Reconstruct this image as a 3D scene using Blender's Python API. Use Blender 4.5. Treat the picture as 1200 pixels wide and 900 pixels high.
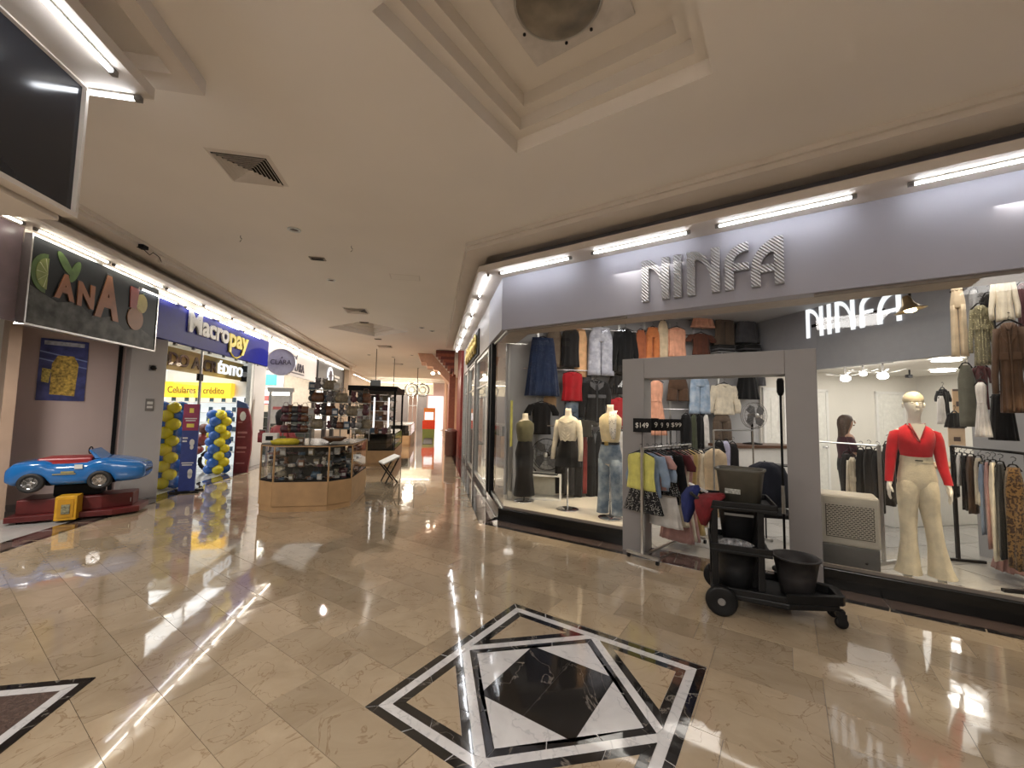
import bpy, bmesh, math, random
from mathutils import Vector, Matrix
random.seed(7)
S = bpy.context.scene
for o in list(bpy.data.objects): bpy.data.objects.remove(o)
C = bpy.context.collection
PI = math.pi; s = math.sqrt(.5); rad = math.radians
# ------------------------------------------------------------------ camera
F_PX = 475.; EYE = 1.65
yaw, pitch, roll = rad(10.95 - 45), rad(3.95), rad(1.04)
fw = Vector((math.sin(yaw)*math.cos(pitch), math.cos(yaw)*math.cos(pitch), math.sin(pitch)))
r0 = Vector((math.cos(yaw), -math.sin(yaw), 0)); u0 = r0.cross(fw)
CR = r0*math.cos(roll) + u0*math.sin(roll); CU = -r0*math.sin(roll) + u0*math.cos(roll)
cam = bpy.data.cameras.new('camera'); cam.lens = F_PX/1200*36; cam.sensor_width = 36; cam.clip_start = .05; cam.clip_end = 200
co = bpy.data.objects.new('camera', cam); C.objects.link(co)
mt = Matrix.Identity(4)
for i in range(3):
    mt[i][0] = CR[i]; mt[i][1] = CU[i]; mt[i][2] = -fw[i]
mt.translation = (0, 0, EYE); co.matrix_world = mt; S.camera = co
# ------------------------------------------------------------------ world, exposure
w = bpy.data.worlds.new('mall_air'); S.world = w; w.use_nodes = True
w.node_tree.nodes['Background'].inputs[0].default_value = (1.0, .88, .76, 1)
w.node_tree.nodes['Background'].inputs[1].default_value = .85
S.view_settings.view_transform = 'Standard'; S.view_settings.look = 'None'; S.view_settings.gamma = 1
S.view_settings.exposure = 1.38
TUBE_COOL = 9.0; TUBE_WARM = 7.5
def lamp(name, kind, loc, energy, color, rot=(0,0,0), size=.3, sy=None, cone=60):
    l = bpy.data.lights.new(name, kind); l.energy = energy; l.color = color
    if kind == 'AREA':
        l.size = size
        if sy: l.shape = 'RECTANGLE'; l.size_y = sy
    elif kind == 'SPOT': l.spot_size = rad(cone); l.spot_blend = .5; l.shadow_soft_size = size
    else: l.shadow_soft_size = size
    o = bpy.data.objects.new(name, l); C.objects.link(o); o.location = loc; o.rotation_euler = rot; return o
def c2n(x, y, z=0): return Vector(((x-y)*s, (x+y)*s, z))
def n2c(p): return Vector(((p[0]+p[1])*s, (p[1]-p[0])*s, p[2]))
RN, RC, RL, RR = 0, rad(45), rad(135), rad(-45)
def ray(x, y): return fw*F_PX + CR*(x-600) - CU*(y-450)
def onplane(x, y, p, n):
    d = ray(x, y); n = Vector(n); t = (Vector(p)-Vector((0,0,EYE))).dot(n)/d.dot(n); return Vector((0,0,EYE)) + d*t
def onCY(x, y, cy): return n2c(onplane(x, y, c2n(0, cy), (-s, s, 0)))
def onCX(x, y, cx): return n2c(onplane(x, y, c2n(cx, 0), (s, s, 0)))
def onB(x, y, b): return onplane(x, y, (0, b, 0), (0, 1, 0))
def onZ(x, y, z=0): return onplane(x, y, (0, 0, z), (0, 0, 1))
# the shops' own lamps, mixed with added fill lights
lamp('alcove_fill', 'AREA', c2n(-5.5, 5.0, 2.75), 42, (1, .94, .87), (0,0,RC), .6, .6)  # unseen fill added to lighten the pink wall and the ride
lamp('left_side_fill', 'AREA', c2n(-3.5, .6, 2.82), 60, (1, .95, .88), (0,rad(-25),RC), 1.6, 2.4)  # added out-of-view fill for the left floor and pink wall
for i, (a, b, e_) in enumerate(((-2.2, -1.9, 250), (1.2, -2.6, 70), (3.6, .0, 30))):
    lamp('hall_fill', 'AREA', (a, b, 4.05), e_, (1, .965, .92), (0,0,0), 1.6, 1.6)  # invented fills overhead and behind the camera, lifting floor and ceiling
lamp('shop_ceiling_panel', 'AREA', c2n(3.6, 5.4, 3.5), 28, (1, .93, .84), (0,0,RC), 2.6, 2.2)
lamp('shop_back_panel', 'AREA', c2n(8.6, 5.6, 2.58), 20, (1, .95, .88), (0,0,RC), 3.4, 2.6)
lamp('shop_right_panel', 'AREA', c2n(5.3, 2.9, 3.5), 10, (1, .93, .84), (0,0,RC), 1.2, 1.2)
lamp('phone_shop_panel', 'AREA', c2n(-6.9, 10.9, 3.25), 42, (.93, .97, 1), (0,0,RC), 3.2, 3.6)
lamp('jewel_shop_panel', 'AREA', c2n(-6.4, 15.8, 3.2), 55, (1, .93, .82), (0,0,RC), 2.2, 4)
lamp('dark_sign_shop_panel', 'AREA', c2n(-6.4, 21, 3.3), 45, (1, .9, .78), (0,0,RC), 2.2, 4)
for x, y in ((-2.95, 13.1), (-1.95, 13.0)): lamp('second_coffer_lamp', 'AREA', c2n(x, y, 4.085), 50, (1, .93, .82), (0,0,RC), .16, .16)
for y in (18, 21.5): lamp('corridor_fill', 'AREA', c2n(-2.3, y, 4.08), 75, (1, .90, .76), (0,0,RC), .2, .2)  # made-up fills that raise the far corridor, no fixtures there
lamp('end_wall_fill', 'AREA', c2n(-2.2, 31.6, 3.2), 30, (1, .92, .74), (rad(90),0,RC), 4.0, .5)  # added light aimed at the end fascia to brighten it
lamp('far_hall_fill', 'AREA', c2n(-1.5, 29, 4.0), 105, (1, .90, .76), (0,0,RC), .5, 4)  # added ambient fill for the far hall, not a fixture
lamp('side_shop_panel', 'AREA', c2n(2.4, 11, 3.3), 30, (.95, 1, .95), (0,0,RC), 1.6, 5)
for a, b in ((-3.3, 5.75), (-2.45, 5.7), (-1.95, 5.75)):
    lamp('display_spot', 'SPOT', (a, b-.1, 2.85), 30, (1, .80, .52), (rad(4), 0, 0), .03, cone=62)
for a, b in ((1.15, 5.62), (2.0, 5.7)):
    lamp('window_spot', 'SPOT', (a, b-.35, 2.8), 48, (1, .80, .52), (rad(8), 0, 0), .03, cone=60)
# ------------------------------------------------------------------ materials
MATS = {}
def _mk(name):
    m = bpy.data.materials.new(name); m.use_nodes = True; return m, m.node_tree, m.node_tree.nodes['Principled BSDF']
def L(nt, a, b): nt.links.new(a, b)
def M(name, col=(.5,.5,.5), rough=.6, metal=0, var=.08, scale=12, bump=0, bscale=60, spec=.5, coat=0, sheen=0):
    if name in MATS: return MATS[name]
    m, nt, p = _mk(name)
    tc = nt.nodes.new('ShaderNodeTexCoord'); n = nt.nodes.new('ShaderNodeTexNoise'); n.inputs['Scale'].default_value = scale; n.inputs['Detail'].default_value = 4
    L(nt, tc.outputs['Object'], n.inputs['Vector'])
    r = nt.nodes.new('ShaderNodeValToRGB')
    r.color_ramp.elements[0].position = .3; r.color_ramp.elements[1].position = .7
    r.color_ramp.elements[0].color = tuple(max(0, c*(1-var)) for c in col)+(1,)
    r.color_ramp.elements[1].color = tuple(min(1, c*(1+var)) for c in col)+(1,)
    L(nt, n.outputs['Fac'], r.inputs['Fac']); L(nt, r.outputs['Color'], p.inputs['Base Color'])
    p.inputs['Roughness'].default_value = rough; p.inputs['Metallic'].default_value = metal
    p.inputs['Specular IOR Level'].default_value = spec; p.inputs['Coat Weight'].default_value = coat
    p.inputs['Sheen Weight'].default_value = sheen
    if bump:
        n2 = nt.nodes.new('ShaderNodeTexNoise'); n2.inputs['Scale'].default_value = bscale; L(nt, tc.outputs['Object'], n2.inputs['Vector'])
        b = nt.nodes.new('ShaderNodeBump'); b.inputs['Strength'].default_value = bump; b.inputs['Distance'].default_value = .01
        L(nt, n2.outputs['Fac'], b.inputs['Height']); L(nt, b.outputs['Normal'], p.inputs['Normal'])
    MATS[name] = m; return m
def cloth(col, pattern=None, col2=(.9,.9,.85), ps=60):
    key = 'cloth_%s_%s_%s' % ('_'.join('%02d' % int(c*99) for c in col), pattern, ps)
    if key in MATS: return MATS[key]
    m = M(key, col, .85, 0, .16, 9, .35, 90, .25, 0, .15)
    if pattern:
        nt = m.node_tree; p = nt.nodes['Principled BSDF']; base = p.inputs['Base Color'].links[0].from_socket
        tc = nt.nodes.new('ShaderNodeTexCoord'); mix = nt.nodes.new('ShaderNodeMix'); mix.data_type = 'RGBA'
        rp = nt.nodes.new('ShaderNodeValToRGB'); rp.color_ramp.interpolation = 'CONSTANT'
        if pattern in ('dots', 'sparkle'):
            v = nt.nodes.new('ShaderNodeTexVoronoi'); v.inputs['Scale'].default_value = ps; v.inputs['Randomness'].default_value = .45
            L(nt, tc.outputs['Object'], v.inputs['Vector']); L(nt, v.outputs['Distance'], rp.inputs['Fac'])
            rp.color_ramp.elements[0].color = (1,1,1,1); rp.color_ramp.elements[1].position = .26 if pattern == 'dots' else .13; rp.color_ramp.elements[1].color = (0,0,0,1)
        elif pattern == 'leopard':
            v = nt.nodes.new('ShaderNodeTexNoise'); v.inputs['Scale'].default_value = ps; v.inputs['Detail'].default_value = 1
            L(nt, tc.outputs['Object'], v.inputs['Vector']); L(nt, v.outputs['Fac'], rp.inputs['Fac'])
            rp.color_ramp.elements[0].color = (0,0,0,1); rp.color_ramp.elements[1].position = .52; rp.color_ramp.elements[1].color = (1,1,1,1)
        elif pattern == 'wash':
            v = nt.nodes.new('ShaderNodeTexNoise'); v.inputs['Scale'].default_value = ps; v.inputs['Detail'].default_value = 3
            L(nt, tc.outputs['Object'], v.inputs['Vector']); L(nt, v.outputs['Fac'], rp.inputs['Fac'])
            rp.color_ramp.interpolation = 'LINEAR'
            rp.color_ramp.elements[0].position = .4; rp.color_ramp.elements[0].color = (0,0,0,1); rp.color_ramp.elements[1].position = .7; rp.color_ramp.elements[1].color = (1,1,1,1)
        else:
            v = nt.nodes.new('ShaderNodeTexWave'); v.inputs['Scale'].default_value = ps
            L(nt, tc.outputs['Object'], v.inputs['Vector']); L(nt, v.outputs['Fac'], rp.inputs['Fac'])
            rp.color_ramp.elements[0].color = (0,0,0,1); rp.color_ramp.elements[1].position = .6; rp.color_ramp.elements[1].color = (1,1,1,1)
        L(nt, rp.outputs['Color'], mix.inputs['Factor']); L(nt, base, mix.inputs[6]); mix.inputs[7].default_value = tuple(col2)+(1,)
        L(nt, mix.outputs[2], p.inputs['Base Color'])
    return m
def EM(name, col, st):
    if name in MATS: return MATS[name]
    m, nt, p = _mk(name)
    p.inputs['Base Color'].default_value = tuple(min(.8,c) for c in col)+(1,); p.inputs['Emission Color'].default_value = tuple(col)+(1,); p.inputs['Emission Strength'].default_value = st
    MATS[name] = m; return m
def GLASS(name, tint=(1,1,1), ior=1.5):
    if name in MATS: return MATS[name]
    m = bpy.data.materials.new(name); m.use_nodes = True; nt = m.node_tree; nt.nodes.clear()
    o = nt.nodes.new('ShaderNodeOutputMaterial'); mx = nt.nodes.new('ShaderNodeMixShader'); f = nt.nodes.new('ShaderNodeFresnel'); f.inputs[0].default_value = ior
    gg = nt.nodes.new('ShaderNodeNewGeometry'); sb = nt.nodes.new('ShaderNodeMath'); sb.operation = 'SUBTRACT'; sb.inputs[0].default_value = 1; mu = nt.nodes.new('ShaderNodeMath'); mu.operation = 'MULTIPLY'; L(nt, gg.outputs['Backfacing'], sb.inputs[1]); L(nt, sb.outputs[0], mu.inputs[0]); L(nt, f.outputs[0], mu.inputs[1])
    t = nt.nodes.new('ShaderNodeBsdfTransparent'); t.inputs[0].default_value = tuple(tint)+(1,); g = nt.nodes.new('ShaderNodeBsdfGlossy'); g.inputs['Roughness'].default_value = .015
    L(nt, mu.outputs[0], mx.inputs[0]); L(nt, t.outputs[0], mx.inputs[1]); L(nt, g.outputs[0], mx.inputs[2]); L(nt, mx.outputs[0], o.inputs[0])
    MATS[name] = m; return m
def marble(name, c1, c2, vein, rough, vs=2.2, toneamt=1.0, veinw=.02):
    m, nt, p = _mk(name); g = nt.nodes
    geo = g.new('ShaderNodeNewGeometry'); at = g.new('ShaderNodeAttribute'); at.attribute_name = 'tone'
    add = g.new('ShaderNodeVectorMath'); add.operation = 'ADD'; L(nt, geo.outputs['Position'], add.inputs[0])
    sc = g.new('ShaderNodeVectorMath'); sc.operation = 'SCALE'; sc.inputs['Scale'].default_value = 9; L(nt, at.outputs['Color'], sc.inputs[0]); L(nt, sc.outputs[0], add.inputs[1])
    n1 = g.new('ShaderNodeTexNoise'); n1.inputs['Scale'].default_value = vs; n1.inputs['Detail'].default_value = 9; n1.inputs['Roughness'].default_value = .65; n1.inputs['Distortion'].default_value = .8
    L(nt, add.outputs[0], n1.inputs['Vector'])
    r1 = g.new('ShaderNodeValToRGB'); r1.color_ramp.elements[0].position = .32; r1.color_ramp.elements[1].position = .68
    r1.color_ramp.elements[0].color = tuple(c1)+(1,); r1.color_ramp.elements[1].color = tuple(c2)+(1,); L(nt, n1.outputs['Fac'], r1.inputs['Fac'])
    n2 = g.new('ShaderNodeTexNoise'); n2.inputs['Scale'].default_value = vs*1.6; n2.inputs['Detail'].default_value = 6; n2.inputs['Distortion'].default_value = 1.6
    L(nt, add.outputs[0], n2.inputs['Vector'])
    r2 = g.new('ShaderNodeValToRGB'); e = r2.color_ramp.elements
    e[0].position = .5-veinw; e[0].color = (0,0,0,1); e[1].position = .5; e[1].color = (.75,.75,.75,1); e3 = e.new(.5+veinw); e3.color = (0,0,0,1)
    L(nt, n2.outputs['Fac'], r2.inputs['Fac'])
    mx = g.new('ShaderNodeMix'); mx.data_type = 'RGBA'; L(nt, r2.outputs['Color'], mx.inputs['Factor']); L(nt, r1.outputs['Color'], mx.inputs[6]); mx.inputs[7].default_value = tuple(vein)+(1,)
    hs = g.new('ShaderNodeHueSaturation'); L(nt, mx.outputs[2], hs.inputs['Color'])
    mr = g.new('ShaderNodeMapRange'); mr.inputs['To Min'].default_value = 1-.17*toneamt; mr.inputs['To Max'].default_value = 1+.15*toneamt
    L(nt, at.outputs['Fac'], mr.inputs['Value']); L(nt, mr.outputs[0], hs.inputs['Value']); L(nt, hs.outputs[0], p.inputs['Base Color'])
    p.inputs['Roughness'].default_value = rough; p.inputs['Coat Weight'].default_value = .8 if name != 'pale_shop_tile' else .2; p.inputs['Coat Roughness'].default_value = .025
    n3 = g.new('ShaderNodeTexNoise'); n3.inputs['Scale'].default_value = 3.2; n3.inputs['Detail'].default_value = 2; L(nt, add.outputs[0], n3.inputs['Vector'])
    n4 = g.new('ShaderNodeTexNoise'); n4.inputs['Scale'].default_value = 5; n4.inputs['Detail'].default_value = 5
    L(nt, geo.outputs['Position'], n4.inputs['Vector'])
    rr = g.new('ShaderNodeMapRange'); rr.inputs['From Min'].default_value = .35; rr.inputs['From Max'].default_value = .7
    rr.inputs['To Min'].default_value = rough*.6; rr.inputs['To Max'].default_value = rough*1.7; L(nt, n4.outputs['Fac'], rr.inputs['Value']); L(nt, rr.outputs[0], p.inputs['Roughness'])
    b = g.new('ShaderNodeBump'); b.inputs['Strength'].default_value = .35; b.inputs['Distance'].default_value = .011; L(nt, n3.outputs['Fac'], b.inputs['Height']); L(nt, b.outputs[0], p.inputs['Normal'])
    MATS[name] = m; return m
floor_m = marble('crema_marble', (.35,.268,.178), (.455,.362,.252), (.25,.17,.10), .07, 1.8, .85, .011)
black_marble = marble('black_marble', (.008,.0075,.0075), (.02,.018,.017), (.25,.22,.19), .06, 1.2, .5, .007)
white_marble = marble('white_marble', (.55,.54,.55), (.70,.69,.69), (.42,.42,.44), .09, 2.2, .4, .02)
pink_granite = marble('brown_granite', (.085,.058,.05), (.15,.105,.09), (.05,.035,.03), .12, 26, .5, .05)
shop_tile = marble('pale_shop_tile', (.38,.37,.355), (.45,.44,.42), (.35,.34,.32), .12, 1.2, .3, .01)
ceil_m = M('ceiling_paint', (.80,.745,.68), .75, var=.03, scale=.7, bump=.08, bscale=3)
soff_m = M('soffit_paint', (.66,.60,.54), .6, var=.04, scale=2)
grout_m = M('grout', (.30,.23,.16), .7)
dark_grout = M('dark_grout', (.16,.145,.13), .8)
fascia_m = M('grey_lilac_paint', (.34,.34,.40), .55, var=.03, scale=1.5, bump=.05, bscale=5)
portal_m = M('grey_portal_paint', (.25,.235,.235), .42, var=.05, scale=2)
wallin_m = M('shop_wall_grey', (.40,.40,.41), .7, var=.04, scale=2)
wallw_m = M('shop_wall_cream', (.72,.69,.63), .7, var=.03, scale=2)
pinkwall_m = M('dusty_pink_wall', (.53,.42,.39), .6, var=.04, scale=1.5)
pillar_m = M('pillar_grey', (.47,.45,.44), .5, var=.04, scale=2)
black_m = M('satin_black', (.007,.007,.008), .35, var=.2, spec=.3)
matte_black = M('matte_black', (.008,.008,.009), .65, var=.2, spec=.2)
plastic_black = M('worn_black_plastic', (.007,.007,.0075), .42, var=.3, scale=8, bump=.1, spec=.25)
chrome = M('chrome', (.75,.75,.76), .15, 1, .03)
alu = M('brushed_aluminium', (.55,.55,.54), .32, 1, .05, 30)
white_m = M('white_laminate', (.78,.77,.74), .4, var=.03)
wood_m = M('maple_laminate', (.43,.265,.13), .45, var=.12, scale=5)
glass_m = GLASS('shop_glass', (.985,.99,.985), 1.5)
grey_pl = M('grey_plastic', (.19,.18,.17), .5, var=.12)
# ------------------------------------------------------------------ mesh building
class MB:
    def __init__(self): self.v = []; self.f = []
    def q(self, pts, faces):
        k = len(self.v); self.v += [tuple(p) for p in pts]; self.f += [tuple(i+k for i in f) for f in faces]; return self
    def box(self, x0, x1, y0, y1, z0, z1):
        return self.q([(x0,y0,z0),(x1,y0,z0),(x1,y1,z0),(x0,y1,z0),(x0,y0,z1),(x1,y0,z1),(x1,y1,z1),(x0,y1,z1)],
                      [(0,3,2,1),(4,5,6,7),(0,1,5,4),(1,2,6,5),(2,3,7,6),(3,0,4,7)])
    def prism(self, poly, z0, z1, cap=True):
        n = len(poly); pts = [(x,y,z0) for x,y in poly]+[(x,y,z1) for x,y in poly]
        fs = [(i,(i+1)%n,n+(i+1)%n,n+i) for i in range(n)]
        if cap: fs += [tuple(range(n))[::-1], tuple(range(n,2*n))]
        return self.q(pts, fs)
    def prismy(self, poly, y0, y1):            # outline in x,z extruded along y
        n = len(poly); pts = [(x,y0,z) for x,z in poly]+[(x,y1,z) for x,z in poly]
        return self.q(pts, [(i,(i+1)%n,n+(i+1)%n,n+i)[::-1] for i in range(n)] + [tuple(range(n)), tuple(range(n,2*n))[::-1]])
    def tube(self, pts, r, n=8, closed=False):
        pts = [Vector(p) for p in pts]; m = len(pts); rings = []
        for i, p in enumerate(pts):
            if closed: t = pts[(i+1)%m]-pts[i-1]
            else: t = pts[min(i+1,m-1)]-pts[max(i-1,0)]
            t.normalize(); up = Vector((0,0,1)) if abs(t.z) < .9 else Vector((1,0,0))
            a = t.cross(up).normalized(); b = a.cross(t)
            rr = r[i] if isinstance(r, (list,tuple)) else r
            rings.append([p + a*rr*math.cos(2*PI*k/n) + b*rr*math.sin(2*PI*k/n) for k in range(n)])
        return self.loft(rings, not closed, not closed, closed)
    def loft(self, rings, c0=True, c1=True, loop=False):
        n = len(rings[0]); pts = [p for r in rings for p in r]; fs = []
        m = len(rings)
        for i in range(m if loop else m-1):
            j = (i+1)%m
            for k in range(n): fs.append((i*n+k, i*n+(k+1)%n, j*n+(k+1)%n, j*n+k))
        if c0: fs.append(tuple(range(n))[::-1])
        if c1: fs.append(tuple((m-1)*n+k for k in range(n)))
        return self.q(pts, fs)
    def lathe(self, prof, n=20, c=(0,0,0), sx=1, sy=1):
        return self.loft([[(c[0]+r*sx*math.cos(2*PI*k/n), c[1]+r*sy*math.sin(2*PI*k/n), c[2]+z) for k in range(n)] for r,z in prof])
    def ell(self, c, rx, ry, rz, n=12, m=8):
        rings = []
        for i in range(m+1):
            a = PI*(i+.02)/(m+.04) - PI/2
            rings.append([(c[0]+rx*math.cos(a)*math.cos(2*PI*k/n), c[1]+ry*math.cos(a)*math.sin(2*PI*k/n), c[2]+rz*math.sin(a)) for k in range(n)])
        return self.loft(rings)
    def add(self, o, mat=None):
        return self.q([mat @ Vector(p) for p in o.v] if mat else o.v, o.f)
    def build(self, name, mat, parent=None, smooth=False, bevel=0, tone=None):
        me = bpy.data.meshes.new(name); me.from_pydata(self.v, [], self.f)
        if not smooth:
            bm = bmesh.new(); bm.from_mesh(me); bmesh.ops.recalc_face_normals(bm, faces=bm.faces); bm.to_mesh(me); bm.free()
        me.materials.append(mat)
        if smooth:
            bm = bmesh.new(); bm.from_mesh(me); bmesh.ops.recalc_face_normals(bm, faces=bm.faces)
            for f in bm.faces: f.smooth = len(f.verts) <= 4
            bm.to_mesh(me); bm.free()
        if tone is not None:
            at = me.attributes.new('tone', 'FLOAT_COLOR', 'FACE')
            for i, d in enumerate(at.data):
                t = tone if not isinstance(tone, list) else tone[i]
                d.color = (t, t, t, 1)
        o = bpy.data.objects.new(name, me); C.objects.link(o)
        if parent: o.parent = parent
        if bevel:
            b = o.modifiers.new('bevel', 'BEVEL'); b.width = bevel; b.segments = 2; b.limit_method = 'ANGLE'
        return o
def thing(name, label, cat, loc=(0,0,0), rot=0, group=None):
    o = bpy.data.objects.new(name, None); C.objects.link(o); o.location = loc; o.rotation_euler = (0,0,rot); o.empty_display_size = .1
    o['label'] = label; o['category'] = cat
    if group: o['group'] = group
    return o
def tag(o, label, cat, group=None):
    o['label'] = label; o['category'] = cat
    if group: o['group'] = group
    return o
def struct(name, mb, mat, rot=0, parent=None, smooth=False, bevel=0, label=None, tone=None):
    o = mb.build(name, mat, parent, smooth, bevel, tone)
    if not parent: o.rotation_euler = (0,0,rot); o['kind'] = 'structure'
    if label: o['label'] = label
    return o
def dup(root, loc, rot=None, label=None, group=None):
    def cp(o, par):
        c = o.copy(); C.objects.link(c); c.parent = par
        for ch in [x for x in ALLCH.get(o, ())]: cp(ch, c)
        return c
    ALLCH = {}
    for x in bpy.data.objects:
        if x.parent: ALLCH.setdefault(x.parent, []).append(x)
    r = cp(root, None); r.location = loc
    if rot is not None: r.rotation_euler = (0,0,rot)
    if label: r['label'] = label
    if group: r['group'] = group
    return r
def text(name, body, w_, h, d, mat, parent, loc=(0,0,0), rot=0, bold=0, shear=0):
    cu = bpy.data.curves.new('t', 'FONT'); cu.body = body; cu.extrude = .5; cu.offset = bold; cu.shear = shear; cu.resolution_u = 4
    o = bpy.data.objects.new('t', cu); C.objects.link(o)
    me = bpy.data.meshes.new_from_object(o.evaluated_get(bpy.context.evaluated_depsgraph_get()))
    bpy.data.objects.remove(o)
    xs = [v.co.x for v in me.vertices]; ys = [v.co.y for v in me.vertices]
    x0, x1, y0, y1 = min(xs), max(xs), min(ys), max(ys)
    for v in me.vertices:
        x, y, z = v.co; v.co = ((x-x0)/(x1-x0)*w_, -(z+.5)*d, (y-y0)/(y1-y0)*h)
    me.materials.clear(); me.materials.append(mat); me.name = name
    ob = bpy.data.objects.new(name, me); C.objects.link(ob); ob.parent = parent; ob.location = loc; ob.rotation_euler = (0,0,rot); return ob
def el(n, cx, cy, cz, rx, ry, rip=0, k=5, ph=0, sq=1):
    out = []
    for i in range(n):
        t = 2*PI*i/n; c, q = math.cos(t), math.sin(t)
        c = math.copysign(abs(c)**sq, c); q = math.copysign(abs(q)**sq, q)
        e = 1 + rip*math.cos(k*t+ph)
        out.append((cx+rx*c*(1+rip*.25*math.sin(k*t+ph)), cy+ry*q*e, cz))
    return out
# ================================================================== FLOOR
TUBES = []
fl = struct('floor', MB().box(-30, 9, -7, 30, -.12, -.012), grout_m)
def in_mall(a, b):
    x, y = (a+b)*s, (b-a)*s
    if y < -3: return False
    return -4.72 < x and (x < .86 or y < 6.5) and b < 5.0 and a < 4.6 or (x <= .86 and -4.72 < x and y < 37)
tiles = []
DA = (-1.98, -.47, 1.525, 3.035)          # medallion square in a, b
row = 0; b = -2.135
while b < 27:
    off = (row*.305+random.choice((0,.1525)))%.61; a = -28.06+off
    while a < 4.8:
        wd = .61 if random.random() < .8 else .305
        x0, x1, y0, y1 = a, a+wd, b, b+.305
        if in_mall((x0+x1)/2, (y0+y1)/2):
            if x0 < DA[1] and x1 > DA[0] and y0 < DA[3]-.01 and y1 > DA[2]+.01:
                if x0 < DA[0]: tiles.append((x0, DA[0], y0, y1))
                if x1 > DA[1]: tiles.append((DA[1], x1, y0, y1))
            else: tiles.append((x0, x1, y0, y1))
        a += wd
    b += .305; row += 1
def vis(t):
    x, y = (t[0]+t[1])/2, (t[2]+t[3])/2; d = Vector((x,y,-EYE)); z = d.dot(fw)
    if z < .3: return 0
    u = abs(d.dot(CR))/z*F_PX; v = -d.dot(CU)/z*F_PX
    return 1/z**3 if u < 700 and v < 520 else 0
tiles.sort(key=vis, reverse=True)
G = .0012; rest = MB(); rt = []
for i, t in enumerate(tiles):
    m = MB() if i < 290 else rest
    dz = random.uniform(-.0006, .0006)
    k = len(m.v); m.box(t[0]+G, t[1]-G, t[2]+G, t[3]-G, -.012, 0)
    tx, ty = random.uniform(-.0012,.0012), random.uniform(-.0012,.0012)
    for j in range(k+4, k+8):
        v = m.v[j]; m.v[j] = (v[0], v[1], dz + tx*(v[0]-t[0]) + ty*(v[1]-t[2]))
    tn = random.random()
    if i < 290: m.build('floor_tile', floor_m, fl, tone=tn)
    else: rt += [tn]*6
o = rest.build('floor_tile', floor_m, fl, tone=rt); o['kind'] = 'stuff'
# --- marble medallions (pieces in a centred frame)
def clipseg(mb_poly, name, mat, parent, z=.0, th=.012, tone=.5):
    return MB().prism(mb_poly, z-th, z).build(name, mat, parent, tone=tone)
def band(p0, p1, q0, q1, n, name, mat, parent, z=0):       # strip between edge p0-p1 and q0-q1 in n pieces
    for i in range(n):
        g = .003
        t0, t1 = i/n+g, (i+1)/n-g
        f = lambda A, B, t: (A[0]+(B[0]-A[0])*t, A[1]+(B[1]-A[1])*t)
        clipseg([f(p0,p1,t0), f(p0,p1,t1), f(q0,q1,t1), f(q0,q1,t0)], name, mat, parent, z, tone=random.random())
def medallion(root, R, z=0, full=True):
    sq = lambda r: [(-r,r), (r,r), (r,-r), (-r,-r)]
    for r_o, r_i, mat, n in ((R, R-.05, black_marble, 5), (R-.051, R-.104, white_marble, 2)):
        A, B = sq(r_o), sq(r_i)
        for k in range(4): band(A[k], A[(k+1)%4], B[k], B[(k+1)%4], n, 'marble_strip', mat, root, z)
    if not full:
        clipseg(sq(R-.105), 'marble_slab', pink_granite, root, z-.001)
        return
    Ri = R-.105; D = Ri + .055                 # rotated square |x|+|y| = D reaches the white band
    c = D - Ri                                  # where the diagonal meets the inner edge
    d1 = D - .075                               # white diagonal band then black
    # white diagonal bands
    for sx, sy in ((-1,1),(1,1),(1,-1),(-1,-1)):
        band((sx*Ri, sy*c), (sx*c, sy*Ri), (sx*(Ri), sy*(d1-Ri if d1>Ri else 0)), (sx*(d1-Ri if d1>Ri else 0), sy*(Ri)), 1, 'marble_strip', white_marble, root, z) if d1 > Ri else \
        band((sx*Ri, sy*c), (sx*c, sy*Ri), (sx*d1, 0), (0, sy*d1), 2, 'marble_strip', white_marble, root, z)
        k = d1-.066
        band((sx*d1, 0), (0, sy*d1), (sx*k, 0), (0, sy*k), 3, 'marble_strip', black_marble, root, z)
        # corner triangle: black outline, beige inside
        P, Q, O = (sx*(Ri-.002), sy*(c+.004)), (sx*(c+.004), sy*(Ri-.002)), (sx*(Ri-.002), sy*(Ri-.002))
        t = .05; o2 = Ri-.002-t; k2 = c+.004+t*2.414
        p2, q2, oo = (sx*o2, sy*k2), (sx*k2, sy*o2), (sx*o2, sy*o2)
        band(P, O, p2, oo, 2, 'marble_strip', black_marble, root, z); band(O, Q, oo, q2, 2, 'marble_strip', black_marble, root, z); band(Q, P, q2, p2, 3, 'marble_strip', black_marble, root, z)
        g = .002
        clipseg([(p2[0]-sx*g, p2[1]+sy*g*2), (q2[0]+sx*g*2, q2[1]-sy*g), (oo[0]-sx*g, oo[1]-sy*g)], 'marble_piece', floor_m, root, z, tone=.6)
    # centre black square (axis aligned) in two slabs, white triangles around
    h = .30; k = d1-.068
    for x0, x1 in ((-h, -.0012), (.0012, h)):
        clipseg([(x0,-h),(x1,-h),(x1,h),(x0,h)], 'marble_slab', black_marble, root, z, tone=random.random())
    for sx, sy in ((-1,0),(1,0),(0,1),(0,-1)):
        if sx: tri = [(sx*k,0),(sx*(h+.001),h),(sx*(h+.001),-h)]
        else: tri = [(0,sy*k),(h,sy*(h+.001)),(-h,sy*(h+.001))]
        clipseg(tri, 'marble_slab', white_marble, root, z, tone=random.random())
md = bpy.data.objects.new('floor', None); C.objects.link(md); md['kind'] = 'structure'; md.location = (-1.225, 2.28, 0)
md['label'] = 'square black and white marble medallion set in the floor'
medallion(md, .755)
clipseg([(-.76,-.76),(.76,-.76),(.76,.76),(-.76,.76)], 'mortar_bed', white_marble, md, -.0035, .006)
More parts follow.
